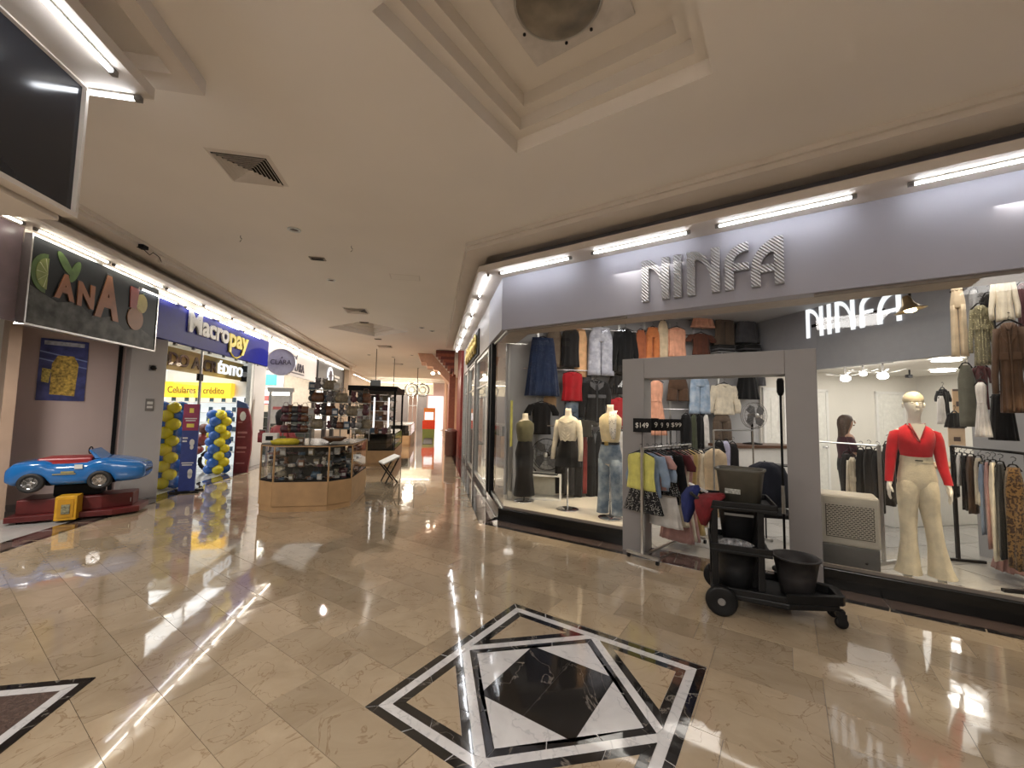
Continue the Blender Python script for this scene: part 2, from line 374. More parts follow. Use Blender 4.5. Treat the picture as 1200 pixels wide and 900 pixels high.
md2 = bpy.data.objects.new('floor', None); C.objects.link(md2); md2['kind'] = 'structure'; md2.location = c2n(-1.95-.755, 3.0-.755, .0035); md2.rotation_euler = (0,0,RC)
md2['label'] = 'corner of a second black-edged marble medallion at the left'
medallion(md2, .755, 0, False)
# --- shop-front kerb strips
def strip(p0, p1, w1, w2, rot, segs):      # corridor-style strips as pieces: dark edge then brown granite, p along local x
    st = bpy.data.objects.new('floor', None); C.objects.link(st); st['kind'] = 'structure'; st.rotation_euler = (0,0,rot)
    return st
def strips(poly_fn, n, mat, wobble, parent):
    for i in range(n):
        clipseg(poly_fn(i/n+.0006, (i+1)/n-.0006), 'granite_strip', mat, parent, .003, .015, random.random())
st = strip(0,0,0,0,RN,0)
ac = lambda cx, b: (cx/s - b, b)               # point on line b=const with corridor cx
A0, A1, A2 = ac(.72,4.82), ac(.80,4.90), ac(1.02,5.14)
def lerp(p, q, t): return (p[0]+(q[0]-p[0])*t, p[1]+(q[1]-p[1])*t)
def run(p0, p1, q0, q1, n, mat, parent):
    strips(lambda t0, t1: [lerp(p0,p1,t0), lerp(p0,p1,t1), lerp(q0,q1,t1), lerp(q0,q1,t0)], n, mat, 0, parent)
E1, E2, E3 = (5.2,4.82), (5.2,4.90), (5.2,5.26)
run(A0, E1, A1, E2, 16, black_marble, st); run(A1, E2, ac(1.02,5.26), E3, 10, pink_granite, st)
F0, F1, F2 = tuple(c2n(.72,24))[:2], tuple(c2n(.80,24))[:2], tuple(c2n(1.16,24))[:2]
run(A0, F0, A1, F1, 26, black_marble, st); run(A1, F1, ac(1.16,5.26), F2, 20, pink_granite, st)
G0, G1, G2, G3 = [tuple(c2n(x, 2))[:2] for x in (-4.62,-4.68,-4.88,-4.95)]; H0, H1, H2, H3 = [tuple(c2n(x, 26))[:2] for x in (-4.62,-4.68,-4.88,-4.95)]
run(G0, H0, G1, H1, 30, black_marble, st); run(G1, H1, G2, H2, 30, pink_granite, st); run(G2, H2, G3, H3, 30, black_marble, st)
# --- shop interior floors (large pale tiles)
sf = bpy.data.objects.new('floor', None); C.objects.link(sf); sf['kind'] = 'structure'; sf.rotation_euler = (0,0,RC)
sf['label'] = 'pale shop floor of large square tiles'
bs = MB().box(1.1, 11, -.5, 7.5, -.01, -.004).build('screed', dark_grout, sf)
n = 0
for i in range(17):
    for j in range(14):
        x0, y0 = 1.0+i*.6, -.5+j*.6
        if x0+y0+.0 < 7.24+.12 : 
            if x0+y0+1.2 < 7.4: continue
            # clip against b=5.26 line  x+y > 7.44
            P = [(x0,y0),(x0+.590,y0),(x0+.590,y0+.590),(x0,y0+.590)]; Q = []
            for k in range(4):
                p, q = P[k], P[(k+1)%4]; fp, fq = p[0]+p[1]-7.44, q[0]+q[1]-7.44
                if fp >= 0: Q.append(p)
                if fp*fq < 0: t = fp/(fp-fq); Q.append(lerp(p,q,t))
            if len(Q) < 3: continue
        else: Q = [(x0,y0),(x0+.590,y0),(x0+.590,y0+.590),(x0,y0+.590)]
        if y0 > 7.3: continue
        MB().prism(Q, -.006, .004).build('shop_floor_tile', shop_tile, sf, tone=random.random()); n += 1
lf = bpy.data.objects.new('floor', None); C.objects.link(lf); lf['kind'] = 'structure'; lf.rotation_euler = (0,0,RC); lf['label'] = 'pale grey floor in front of the kiddie ride'
for i in range(7):
    for j in range(14): 
        x0, y0 = -8.6+i*.6, 1.2+j*.6
        if x0 < -4.95: MB().box(x0, min(x0+.595,-4.952), y0, y0+.595, -.01, .003).build('shop_floor_tile', shop_tile, lf, tone=random.random())
struct('floor', MB().box(-9.6,-4.95,9.6,24,-.01,.003), shop_tile, RC, tone=.5)
struct('floor', MB().box(1.16,4,7.5,24,-.01,.003), shop_tile, RC, tone=.5)
# ================================================================== CEILING with two coffers
def coffer(a0, a1, b0, b1):
    m = MB(); z = 4.1; st_ = ((0, .13), (.10, .12), (.10, .12)); ins = 0
    for k, (w_, h) in enumerate(st_):
        if w_:
            o0 = (a0+ins, a1-ins, b0+ins, b1-ins); ins += w_; i0 = (a0+ins, a1-ins, b0+ins, b1-ins)
            m.q([(o0[0],o0[2],z),(o0[1],o0[2],z),(o0[1],o0[3],z),(o0[0],o0[3],z),(i0[0],i0[2],z),(i0[1],i0[2],z),(i0[1],i0[3],z),(i0[0],i0[3],z)],
                [(0,1,5,4),(1,2,6,5),(2,3,7,6),(3,0,4,7)])
        x0, x1, y0, y1 = a0+ins, a1-ins, b0+ins, b1-ins
        m.q([(x0,y0,z),(x1,y0,z),(x1,y1,z),(x0,y1,z),(x0,y0,z+h),(x1,y0,z+h),(x1,y1,z+h),(x0,y1,z+h)], [(0,1,5,4),(1,2,6,5),(2,3,7,6),(3,0,4,7)])
        z += h
    m.q([(x0,y0,z),(x1,y0,z),(x1,y1,z),(x0,y1,z)], [(0,1,2,3)])
    return m
h1 = (-2.06, -.38, 1.43, 3.06); h2 = (-11.42, -9.74, 6.9, 8.58)
cm = MB()
def rect(m, x0, x1, y0, y1, z=4.1): m.q([(x0,y0,z),(x1,y0,z),(x1,y1,z),(x0,y1,z)], [(0,1,2,3)])
X = [-32, h2[0], h2[1], h1[0], h1[1], 9]; Yb = [-8, h1[2], h1[3], h2[2], h2[3], 32]
for i in range(5):
    for j in range(5):
        if (i, j) in ((3,1), (1,3)): continue
        rect(cm, X[i], X[i+1], Yb[j], Yb[j+1])
cm.add(coffer(*h1)); cm.add(coffer(*h2))
ce = struct('ceiling', cm, ceil_m)
# dropped cornices (riser 4.1 -> 3.99) and light shelves
dn = [(5.5,4.41), ac(.42,4.41), tuple(c2n(.42,15.2))[:2], tuple(c2n(.74,15.2))[:2], ac(.74,4.73), (5.5,4.73)]
struct('trim_1', MB().prism(dn, 3.985, 4.1), soff_m)
dn2 = [(x if i not in (0,5) else 5.5, y) for i,(x,y) in enumerate([(0,4.375), ac(.395,4.375), tuple(c2n(.395,15.2))[:2], tuple(c2n(.42,15.2))[:2], ac(.42,4.41), (0,4.41)])]
struct('trim_2', MB().prism(dn2, 4.045, 4.1), soff_m)
sh = [(5.5,4.72), ac(.62,4.72), tuple(c2n(.62,14.2))[:2], tuple(c2n(1.03,14.2))[:2], ac(1.03,5.14), (5.5,5.14)]
struct('trim_3', MB().prism(sh, 3.77, 3.86), soff_m)
struct('trim_4', MB().box(-4.62,-4.35,3.12,24,3.985,4.1), soff_m, RC)
struct('trim_5', MB().box(-4.35,-4.32,3.12,24,4.045,4.1), soff_m, RC)
struct('trim_6', MB().box(-4.93,-4.55,3.12,23.55,3.77,3.86), soff_m, RC)
# near-left bulkhead with the dark screen
struct('trim_7', MB().box(-1.88,-1.76,-2.5,3.3,3.985,4.1).box(-2.44,-1.88,3.12,3.3,3.985,4.1), soff_m, RC)
struct('trim_8', MB().box(-2.42,-1.97,-2.5,3.11,3.77,3.85), soff_m, RC)
struct('wall_left', MB().box(-4.95,-2.43,-3,3.08,2.84,4.1), soff_m, RC)
sc = thing('advertising_screen', 'large blank dark screen board hung high at the left edge', 'screen', c2n(-2.42, 3.07, 2.9), RL)
MB().box(-4.5,0,-.06,0,0,.86).build('panel', M('dark_screen_gloss', (.018,.02,.026), .16, var=.05), sc, bevel=.004)
MB().box(-4.5,0,-.085,-.0,.86,.885).box(-4.5,0,-.085,0,-.03,0).box(0,.02,-.085,0,-.03,.885).build('frame', soff_m, sc)
# ================================================================== WALLS left side
wl = struct('wall_left', MB().box(-4.95,-4.94,3.0,5.83,2.62,4.1), M('dull_plum_panel', (.20,.15,.17), .3, var=.2, scale=3), RC)
struct('wall_left', MB().box(-5.05,-4.93,5.83,24,3.6,4.1), soff_m, RC)
struct('wall_left', MB().box(-9.97,-9.85,.85,2.3,0,4.1), pinkwall_m)
struct('wall_left', MB().box(-9.97,-9.2,.73,.85,0,4.1), M('tan_side_wall', (.42,.30,.22), .3, var=.2, scale=1.2))
struct('baseboard_left', MB().box(-9.85,-9.835,.87,2.1,0,.10), M('grey_skirting', (.33,.29,.28), .5))
struct('wall_left', MB().prism([(-9.53,2.12),(-9.53,2.62),(-9.72,2.64),(-9.97,2.5),(-9.97,2.12)], 0, 3.2), pillar_m, bevel=.01)
struct('trim_9', MB().box(-9.86,-9.82,2.02,2.07,0,3.2), matte_black)
# phone shop shell (corridor frame)
struct('wall_left', MB().box(-9.6,-9.5,9,13.3,0,3.4).box(-9.5,-5.0,13.2,13.3,0,3.4).box(-9.5,-6.2,8.95,9.05,0,3.4), M('shop_wall_white', (.80,.80,.76), .6, var=.02), RC)
struct('ceiling', MB().box(-9.6,-5.06,8.3,13.3,3.38,3.45), white_m, RC)
struct('wall_left', MB().box(-5.02,-4.92,12.42,13.25,0,2.95), pillar_m, RC, bevel=.01)
struct('wall_left', MB().box(-5.04,-4.93,12.27,12.42,0,2.9), M('grey_panel_light', (.55,.56,.54), .45), RC, bevel=.01)
# white jewellery shop
struct('wall_left', MB().box(-9.5,-9.4,13.3,18.4,0,3.4).box(-9.4,-5,18.3,18.4,0,3.4), M('warm_white_wall', (.74,.66,.56), .6), RC)
struct('ceiling', MB().box(-9.5,-5.05,13.3,18.4,3.3,3.38), white_m, RC)
struct('wall_left', MB().box(-4.98,-4.90,13.2,18.4,2.78,3.68), M('white_fascia', (.66,.64,.66), .4, var=.03), RC)
struct('wall_left', MB().box(-9.5,-9.4,18.4,24,0,3.4), M('brown_wall', (.30,.22,.16), .6), RC)
struct('ceiling', MB().box(-9.5,-5.05,18.4,24,3.3,3.38), white_m, RC)
struct('wall_left', MB().box(-5.3,-4.6,23.6,24.3,0,4.1), M('beige_column', (.52,.40,.30), .6), RC)
# far left front and end wall
struct('wall_left', MB().box(-5.2,-5.1,24.3,34,0,4.1), M('beige_far_wall', (.58,.46,.36), .6), RC)
fr = MB()
for i in range(12): fr.box(-5.1,-5.04,24.5+i*.8,24.58+i*.8,0,2.9)
struct('window_4', fr.box(-5.1,-5.0,24.3,34,2.85,2.98), alu, RC)
struct('wall_back', MB().box(-5.2,.0,34,34.2,2.95,4.1), M('cream_far_fascia', (.82,.76,.62), .55, var=.03), RC)
struct('wall_back', MB().box(-5.2,-2.0,34.0,34.1,0,2.95), M('grey_shutter', (.24,.22,.23), .5), RC)
struct('wall_back', MB().box(-1.25,-.5,34.0,34.1,0,2.95), M('grey_shutter', (.24,.22,.23), .5), RC)
struct('wall_back', MB().box(.9,4,30,34.2,0,4.1), M('orange_far_wall', (.62,.36,.24), .6), RC)
struct('wall_back', MB().box(-5.2,4,37.5,37.6,0,4.1), M('far_glow_wall', (.8,.62,.55), .6), RC)
struct('door_1', MB().box(-2.0,-1.94,33.9,34,0,2.95).box(-1.65,-1.6,33.9,34,0,2.95).box(-1.3,-1.24,33.9,34,0,2.95).box(-2,-1.24,33.9,34,2.0,2.05), alu, RC)
struct('trim_10', MB().box(-5.1,.9,33.55,33.7,3.93,4.1), soff_m, RC)
# side shops on the right of the corridor
struct('wall_right', MB().box(1.03,1.16,7.72,14.4,2.93,4.1), M('dull_bronze_fascia', (.30,.27,.26), .4, var=.08), RC)
struct('wall_right', MB().box(1.03,1.5,7.62,7.78,0,2.93), matte_black, RC)
struct('wall_right', MB().box(3.9,4.0,7.5,24,0,3.4).box(1.3,3.9,14.2,14.3,0,3.4), wallw_m, RC)
struct('ceiling', MB().box(1.16,4,7.55,15,3.36,3.42), white_m, RC)
for i, (y0, y1) in enumerate(((8.0, 10.3), (10.45, 12.4), (12.5, 14.1))):
    r = struct('window_%d' % (5+i), MB().box(1.06,1.12,y0,y0+.07,.16,2.93).box(1.06,1.12,y1-.07,y1,.16,2.93).box(1.06,1.12,y0,y1,2.86,2.93).box(1.06,1.12,y0,y1,.10,.17).box(1.07,1.11,y0,y1,2.2,2.24), alu, RC)
    MB().box(1.085,1.095,y0+.07,y1-.07,.17,2.86).build('window_pane', glass_m, r)
for y0 in (10.3, 12.38, 14.05): struct('wall_right', MB().box(1.02,1.3,y0,y0+.2,0,2.93), M('grey_granite_pier', (.33,.32,.31), .3, var=.2, scale=20), RC)
struct('wall_right', MB().box(.94,1.16,14.4,16.4,0,4.1), M('dark_red_tile', (.26,.045,.035), .35, var=.2, scale=5), RC)
# ================================================================== clothes shop shell
zf0, zf1 = 2.93, 4.1
fas = [(5.2,5.12), ac(1.02,5.12), tuple(c2n(1.02,7.7))[:2], tuple(c2n(1.18,7.7))[:2], ac(1.18,5.30), (5.2,5.30)]
struct('wall_front', MB().prism(fas, zf0, zf1), fascia_m, bevel=.006)
sof = [(5.2,5.30), ac(1.18,5.30), tuple(c2n(1.18,7.4))[:2], tuple(c2n(1.5,7.4))[:2], ac(1.5,5.62), (5.2,5.62)]
struct('trim_11', MB().prism(sof, 2.93, 3.0), M('soffit_taupe', (.36,.30,.25), .5))
pl = [(-1.70,5.12), ac(1.02,5.12), tuple(c2n(1.02,7.62))[:2], tuple(c2n(1.14,7.62))[:2], ac(1.14,5.25), (-1.70,5.25)]
struct('baseboard_front', MB().prism(pl, 0, .185), M('polished_black_plinth', (.006,.006,.006), .2, var=.3, spec=.3), bevel=.006)
struct('baseboard_front', MB().box(.27,5.2,5.12,5.25,0,.185), MATS['polished_black_plinth'], bevel=.006)
for x0, x1 in ((-1.69,-1.70),):
    pass
w1 = struct('window_1', MB().box(-3.60,-1.70,5.165,5.195,.185,.215).box(-3.60,-1.70,5.165,5.195,2.9,2.93), M('taupe_frame', (.20,.17,.145), .5))
MB().box(-3.592,-1.72,5.174,5.184,.21,2.90).build('window_pane', glass_m, w1)
w2 = struct('window_2', MB().box(1.085,1.11,6.20,7.52,.185,.215).box(1.085,1.11,6.20,7.52,2.9,2.93), alu, RC)
MB().box(1.092,1.102,6.19,7.52,.21,2.90).build('window_pane', glass_m, w2)
struct('trim_12', MB().box(1.05,1.17,7.45,7.6,0,2.93), matte_black, RC, bevel=.004)
w3 = struct('window_3', MB().box(.27,5.2,5.165,5.195,.185,.215).box(.27,5.2,5.165,5.195,2.9,2.93), M('taupe_frame'))
MB().box(.28,5.2,5.174,5.184,.21,2.90).build('window_pane', glass_m, w3)
dp = MB().box(-1.69,-1.42,4.97,5.30,0,2.335).box(.0,.262,4.97,5.30,0,2.335).box(-1.42,.0,4.97,5.30,2.085,2.335)
d1 = struct('door_2', MB().box(-1.69,-1.42,4.97,5.27,0,2.335), portal_m, bevel=.006, label='matt grey rectangular portal framing the shop entrance')
MB().box(-.0,.262,4.97,5.27,0,2.335).build('door_jamb', portal_m, d1, bevel=.006)
MB().box(-1.42,-.0,4.97,5.27,2.085,2.335).build('door_head', portal_m, d1, bevel=.006)
# display platform, walls
plat = [(-1.72,5.25), ac(1.14,5.25), tuple(c2n(1.14,7.38))[:2], tuple(c2n(2.9,7.38))[:2], (-1.72,6.25)]
struct('floor', MB().prism(plat, 0.004, .15), M('cream_display_deck', (.74,.68,.58), .3, var=.05, scale=3), tone=.5)
struct('wall_back', MB().box(1.16,10.9,7.4,7.5,0,3.6), wallin_m, RC)
struct('wall_right', MB().box(10.9,11,3.9,7.5,0,2.7).box(6.74,10.9,3.8,3.9,0,2.7), wallw_m, RC)
struct('wall_right', MB().box(6.62,6.74,0.2,3.9,0,3.6), wallin_m, RC)
struct('wall_right', MB().box(6.62,6.74,3.9,7.4,2.5,3.6), M('bulkhead_grey', (.30,.31,.34), .6, var=.03), RC)
struct('wall_back', MB().box(6.74,10.9,7.36,7.4,0,2.66), wallw_m, RC)
struct('ceiling', MB().box(6.74,10.9,3.9,7.4,2.63,2.7), wallw_m, RC)
struct('ceiling', MB().prism([(5.3,5.32), ac(1.2,5.32), tuple(c2n(1.2,7.5))[:2], tuple(c2n(6.68,7.5))[:2], tuple(c2n(6.68,.2))[:2]], 3.6, 3.68), wallin_m)
def cdoor(n, x0, x1, lab, kx):
    d = struct('door_%d' % n, MB().box(x0-.06,x0,7.32,7.36,0,2.25).box(x1,x1+.06,7.32,7.36,0,2.25).box(x0-.06,x1+.06,7.32,7.36,2.2,2.26), white_m, RC, label=lab)
    MB().box(x0,x1,7.33,7.36,.01,2.2).box(x0+.12,x1-.12,7.322,7.33,1.2,2.05).box(x0+.12,x1-.12,7.322,7.33,.2,1.0).build('door_leaf', M('door_white', (.76,.75,.70), .5), d, bevel=.004)
    MB().tube([(kx,7.33,1.02),(kx,7.27,1.02)], .02).ell((kx,7.25,1.02),.035,.02,.035).build('door_handle', chrome, d, smooth=True)
cdoor(3, 7.35, 8.35, 'white inner door nearest the grey portal', 8.25)
cdoor(4, 9.75, 10.45, 'white inner door left of the red-topped mannequin', 10.36)
cdoor(5, 6.84, 7.15, 'narrow white service door beside the shop wall', 7.1)
# behind the camera: the hall's other walls
hw_ = M('hall_wall', (.34,.31,.28), .7, var=.1, scale=.6)
struct('wall_back', MB().box(-6, 9.2, -7.2, -7.0, 0, 4.1), hw_); struct('wall_right', MB().box(9, 9.2, -7.2, 5.3, 0, 4.1), hw_)
struct('wall_right', MB().box(5.2, 9.2, 5.12, 5.3, 0, 4.1), hw_); struct('wall_left', MB().box(-9.6,-9.4,-4,8.9,0,4.1), M('tan_side_wall'), RC)
struct('wall_back', MB().box(-9.6, 1, -4.2, -4.0, 0, 4.1), hw_, RC)
struct('wall_back', MB().box(-5,-4.9,-3,3,0,2.84), wallw_m, RC)
# ================================================================== TUBE LIGHTS
emc = EM('tube_cool', (.92,.95,1.0), TUBE_COOL); emw = EM('tube_warm', (1,.93,.80), TUBE_WARM)
def tube_proto(em, length):
    t = thing('tube_light', 'x', 'light')
    MB().box(-length/2, length/2, -.012, .012, -.012, 0).build('housing', white_m, t)
    MB().tube([(-length/2+.02,0,-.022),(length/2-.02,0,-.022)], .013, 8).build('tube', em, t, smooth=True)
    for sx in (-1,1): MB().box(sx*length/2-.02, sx*length/2+.02, -.016, .016, -.036, 0).build('end_cap', grey_pl, t)
    return t
pc = tube_proto(emc, 1.17); pw = tube_proto(emw, 1.12); fc, fw_ = [True], [True]
def tube(proto, flag, loc, rot, label, group=None):
    if flag[0]: flag[0] = False; proto.location = loc; proto.rotation_euler = (0,0,rot); proto['label'] = label; o = proto
    else: o = dup(proto, loc, rot, label)
    if group: o['group'] = group
    return o
g = 'tube lights above the boutique sign'
for a, lab in ((-2.96,'lit tube above the boutique fascia, nearest the building corner'), (-1.465,'lit tube above the first letters of the raised grey sign'), (0.0,'lit tube above the last letters of the raised grey sign'),
               (1.56,'lit tube at the right edge of the picture above the fascia'), (3.1,'lit tube above the fascia beyond the right edge')):
    tube(pc, fc, (a, 4.87, 3.765), RN, lab, g)
g = 'tube lights along the right corridor fascia'
for i in range(6):
    tube(pc, fc, c2n(.77, 6.68+i*1.42, 3.765), RL, ['first lit tube round the corner from the boutique sign', 'second lit tube on the right corridor ledge', 'third lit tube on the right corridor ledge',
        'fourth lit tube on the right corridor ledge', 'fifth lit tube on the right corridor ledge', 'farthest lit tube on the right corridor ledge'][i], g)
g = 'tube lights along the left corridor fascia'
ordn = ['first','second','third','fourth','fifth','sixth','seventh','eighth','ninth','tenth','eleventh','twelfth','thirteenth','fourteenth','fifteenth']
for i in range(14):
    lab = ('lit tube above the fruit sign, nearer the left edge', 'lit tube above the fruit sign, nearer the blue sign')[i] if i < 2 else ordn[i]+' lit tube counted along the left corridor ledge'
    tube(pw, fw_, c2n(-4.77, 6.33+i*1.225, 3.765), RL, lab, g)
tube(pw, fw_, c2n(-4.77, 5.05, 3.765), RL, 'lit tube left of the fruit sign, partly off the picture', g)
g = 'slim tubes on top of the blue sign'
sl = tube_proto(EM('slim_tube', (.92,.95,1), 3.0), .98); fs = [True]
for i in range(4): tube(sl, fs, c2n(-4.82, 8.15+i*1.25, 3.60), RL, ordn[i]+' slim lit tube on the top edge of the blue sign', g)
g = 'tubes on the near left ledge'
tube(pc, fc, c2n(-2.05, 2.28, 3.765), RL, 'long bright tube under the ledge beside the dark screen', g); tube(pc, fc, c2n(-2.05, 1.05, 3.765), RL, 'bright tube under the near left ledge above the frame edge', g)
e = tube_proto(emc, .34); e.location = c2n(-2.22, 3.09, 3.765); e.rotation_euler = (0,0,RC); e['label'] = 'short bright tube across the end of the near left ledge'
g = 'distant tubes before the end fascia'
for i in range(5): tube(pw, fw_, c2n(-4.6, 25.3+i*1.5, 3.7), RL, ordn[i]+' distant lit tube on the far left wall', g)
for i in range(4): tube(pw, fw_, c2n(-4.1+i*1.15, 33.3, 3.82), RC, ordn[i]+' distant lit tube across the far end fascia', g)
# ================================================================== CEILING FITTINGS
v = thing('ceiling_vent', 'large square ceiling air diffuser near the left', 'vent', c2n(-1.93, 4.46, 4.1), RC)
m = MB(); R = .285
def ringsq(r0_, r1_, z0, z1): return MB().loft([[(-r,-r,z),(r,-r,z),(r,r,z),(-r,r,z)] for r,z in ((r0_,z0),(r1_,z1),(r1_-.004,z1),(r0_-.004,z0))], False, False, True)
MB().box(-.26,.26,-.26,.26,-.004,-.001).build('duct_opening', matte_black, v)
ringsq(R, R-.035, -.001, -.014).build('frame', soff_m, v)
for k in range(7):
    r = .245-k*.033; ringsq(r, r-.022, -.032, -.006).build('louver', soff_m, v)
v2 = dup(v, c2n(-1.95, 10.5, 4.1), RC, 'small distant square ceiling air diffuser before the second coffer')
v3 = dup(v, c2n(-1.9, 16.2, 4.1), RC, 'farther flat ceiling air diffuser beyond the second coffer'); v4 = dup(v, c2n(-1.9, 22.2, 4.1), RC, 'farthest ceiling air diffuser down the corridor')
def dl(cx, cy, lab, kind=0, g=None):
    t = thing('ceiling_downlight' if kind != 2 else 'ceiling_hatch', lab, 'light' if kind != 2 else 'hatch', c2n(cx, cy, 4.1), RC, g)
    if kind == 0:
        MB().lathe([(.085,0),(.085,-.012),(.06,-.014),(.055,0)], 20).build('rim', alu, t, smooth=True); MB().lathe([(.055,-.004),(.03,-.016),(0.001,-.018)], 16).build('lens', M('dark_lens', (.10,.085,.07), .2), t, smooth=True)
    elif kind == 1: MB().box(-.12,.12,-.07,.07,-.012,0).build('plate', M('dim_bronze', (.20,.16,.13), .5), t); MB().box(-.09,.09,-.045,.045,-.018,-.011).build('grille', matte_black, t)
    else: MB().box(-.25,.25,-.13,.13,-.006,0).build('panel', ceil_m, t); MB().box(-.27,.27,-.15,.15,-.003,0).build('frame', soff_m, t)
dl(-1.95, 5.9, 'round recessed downlight on the ceiling, nearest the large vent'); dl(-1.93, 6.98, 'small dark rectangular plate on the ceiling', 1); dl(-1.98, 8.1, 'round recessed downlight beyond the dark ceiling plate')
dl(-.58, 7.6, 'flush rectangular access hatch in the ceiling', 2); dl(-1.98, 11.9, 'little dark plate beyond the small vent', 1); dl(-1.95, 14.6, 'little dark plate beyond the second coffer', 1)
for i, (x, y) in enumerate(((-.4,12.2),(-.1,12.6),(-2.9,19),(-1,18.5),(-1.9,19.5),(-.9,24))): dl(x, y, ['pale spotlight near the right cornice', 'pale spotlight beside the right cornice, nearer', 'distant downlight at the left', 'distant downlight over the corridor middle', 'distant downlight past the vents', 'most distant downlight on the corridor ceiling'][i])
t = thing('ceiling_fan_cover', 'round bronze-tinted dome on a white square plate inside the near coffer', 'fan', (-1.21, 2.26, 4.47), RN)
MB().box(-.40,.40,-.40,.40,-.025,0).build('plate', M('old_white_plate', (.62,.58,.55), .5), t, bevel=.004)
MB().lathe([(.30,-.02),(.30,-.05),(.285,-.055)], 40).build('rim', alu, t, smooth=True)
MB().lathe([(.29,-.05),(.26,-.075),(.19,-.10),(.10,-.115),(.001,-.12)], 40).build('dome', M('bronze_dome', (.20,.17,.13), .28, var=.45, scale=5, coat=.3), t, smooth=True)
for x, y in ((.33,.1),(-.33,.1),(.1,.33),(-.1,.33)): MB().lathe([(.012,-.025),(.012,-.034),(.001,-.034)], 8, (x,y,0)).build('screw', matte_black, t)
for x, y, lab in ((-2.78,6.29,'small loose wire hook on the ceiling left of the downlights'), (-1.28,6.3,'small loose wire hook on the ceiling right of the downlights')):
    c = c2n(x,y,4.1); o = MB().tube([(0,0,0),(0,0,-.03),(.02,.01,-.05),(.02,.0,-.08),(-.01,0,-.09)], .004, 6).build('wire_hook', matte_black, smooth=True); o.location = c; tag(o, lab, 'hook')
t = thing('broken_camera_mount', 'broken wall camera mount with dangling wires under the left cornice', 'camera', c2n(-4.33, 6.85, 4.03), RC)
MB().box(-.04,.05,-.06,.05,-.05,.0).build('bracket', matte_black, t); MB().tube([(0,0,-.04),(.05,.08,-.11),(.02,.2,-.03),(.05,.3,-.06),(.02,.42,-.12)], .006, 6).build('wire', matte_black, t, smooth=True)
MB().box(-.01,.03,.36,.48,-.13,-.05).build('housing', soff_m, t)
# far hanging things
def hang(px, py, d, wpx, hpx, lab, mat, name='hanging_sign', tilt=0):
    p = onCY(px, py, d); w_ = wpx/F_PX*d*1.0; h = hpx/F_PX*d
    t = thing(name, lab, 'sign', c2n(p.x, d, p.z), RC)
    MB().box(-w_/2,w_/2,-.04,.04,-h/2,h/2).build('panel', mat, t, bevel=.01)
    MB().tube([(0,0,h/2),(0,0,4.1-p.z)], .015, 6).build('rod', matte_black, t)
hang(440, 450, 17, 11, 9, 'small dark screen hanging over the corridor', M('dark_screen', (.03,.035,.04), .3)); hang(461, 458, 20, 25, 4, 'thin dark hanging direction board', matte_black)
p = onCY(489, 457, 24); t = thing('ring_sign', 'openwork double ring sign hanging before the far fascia', 'sign', c2n(p.x, 24, p.z), RC)
for dx, r in ((-.32,.36),(.30,.36)): MB().tube([(dx+r*math.cos(k*PI/8),0,r*math.sin(k*PI/8)) for k in range(16)], .05, 6, True).tube([(dx+r*.5*math.cos(k*PI/6),0,r*.5*math.sin(k*PI/6)) for k in range(12)], .035, 6, True).build('ring', alu, t, smooth=True)
MB().tube([(0,0,.3),(0,0,4.1-p.z)], .02, 6).build('rod', matte_black, t)
# ================================================================== RAISED LETTERS
def ribbed():
    m = M('ribbed_silver', (.42,.42,.44), .38, .35, .04)
    nt = m.node_tree; p = nt.nodes['Principled BSDF']; tc = nt.nodes.new('ShaderNodeTexCoord'); wv = nt.nodes.new('ShaderNodeTexWave'); wv.inputs['Scale'].default_value = 16; wv.inputs['Distortion'].default_value = 3.0; wv.inputs['Detail'].default_value = 0; wv.inputs['Detail Scale'].default_value=.25
    wv.bands_direction = 'DIAGONAL'; b = nt.nodes.new('ShaderNodeBump'); b.inputs['Strength'].default_value = .9; b.inputs['Distance'].default_value = .012
    L(nt, tc.outputs['Object'], wv.inputs['Vector']); L(nt, wv.outputs['Fac'], b.inputs['Height']); L(nt, b.outputs['Normal'], p.inputs['Normal']); return m
def arc(x0, z0, x1, z1, n=8, k=1):         # quarter ellipse from (x0,z0) to (x1,z1), leaving horizontally
    return [(x0+(x1-x0)*math.sin(i*PI/2/n), z1+(z0-z1)*math.cos(i*PI/2/n)) for i in range(n+1)]
def glyph(ch, W, H, t, st):
    out = []
    if ch == 'N':
        out.append([(0,0),(st,0),(st,H),(0,H)])
        up = arc(st*.9, H, W-st*.9, H*.30); lo = arc(st*.9, H-t, W-st*.9, H*.05)
        out.append(('rib', up, lo)); out.append([(W-st,0),(W,0),(W,H),(W-st,H)])
    elif ch == 'I': out.append([(0,0),(st,0),(st,H),(0,H)])
    elif ch == 'F':
        out.append([(0,0),(st,0),(st,H*.60),(0,H*.60)])
        up = arc(W, H, 0, H*.60); lo = arc(W, H-t, st, H*.60); out.append(('rib', up, lo)); out.append([(st*.9,H*.40),(W,H*.40),(W,H*.40+t*.8),(st*.9,H*.40+t*.8)])
    elif ch == 'A':
        out.append([(0,0),(st,0),(st,H*.35),(0,H*.35)])
        up = arc(W, H, 0, H*.35); lo = arc(W-st*.9, H-t*1.6, st, H*.35); out.append(('rib', up, lo)); out.append([(W-st,0),(W,0),(W,H),(W-st,H)]); out.append([(st*.9,H*.28),(W-st*.9,H*.28),(W-st*.9,H*.28+t*.8),(st*.9,H*.28+t*.8)])
    return out
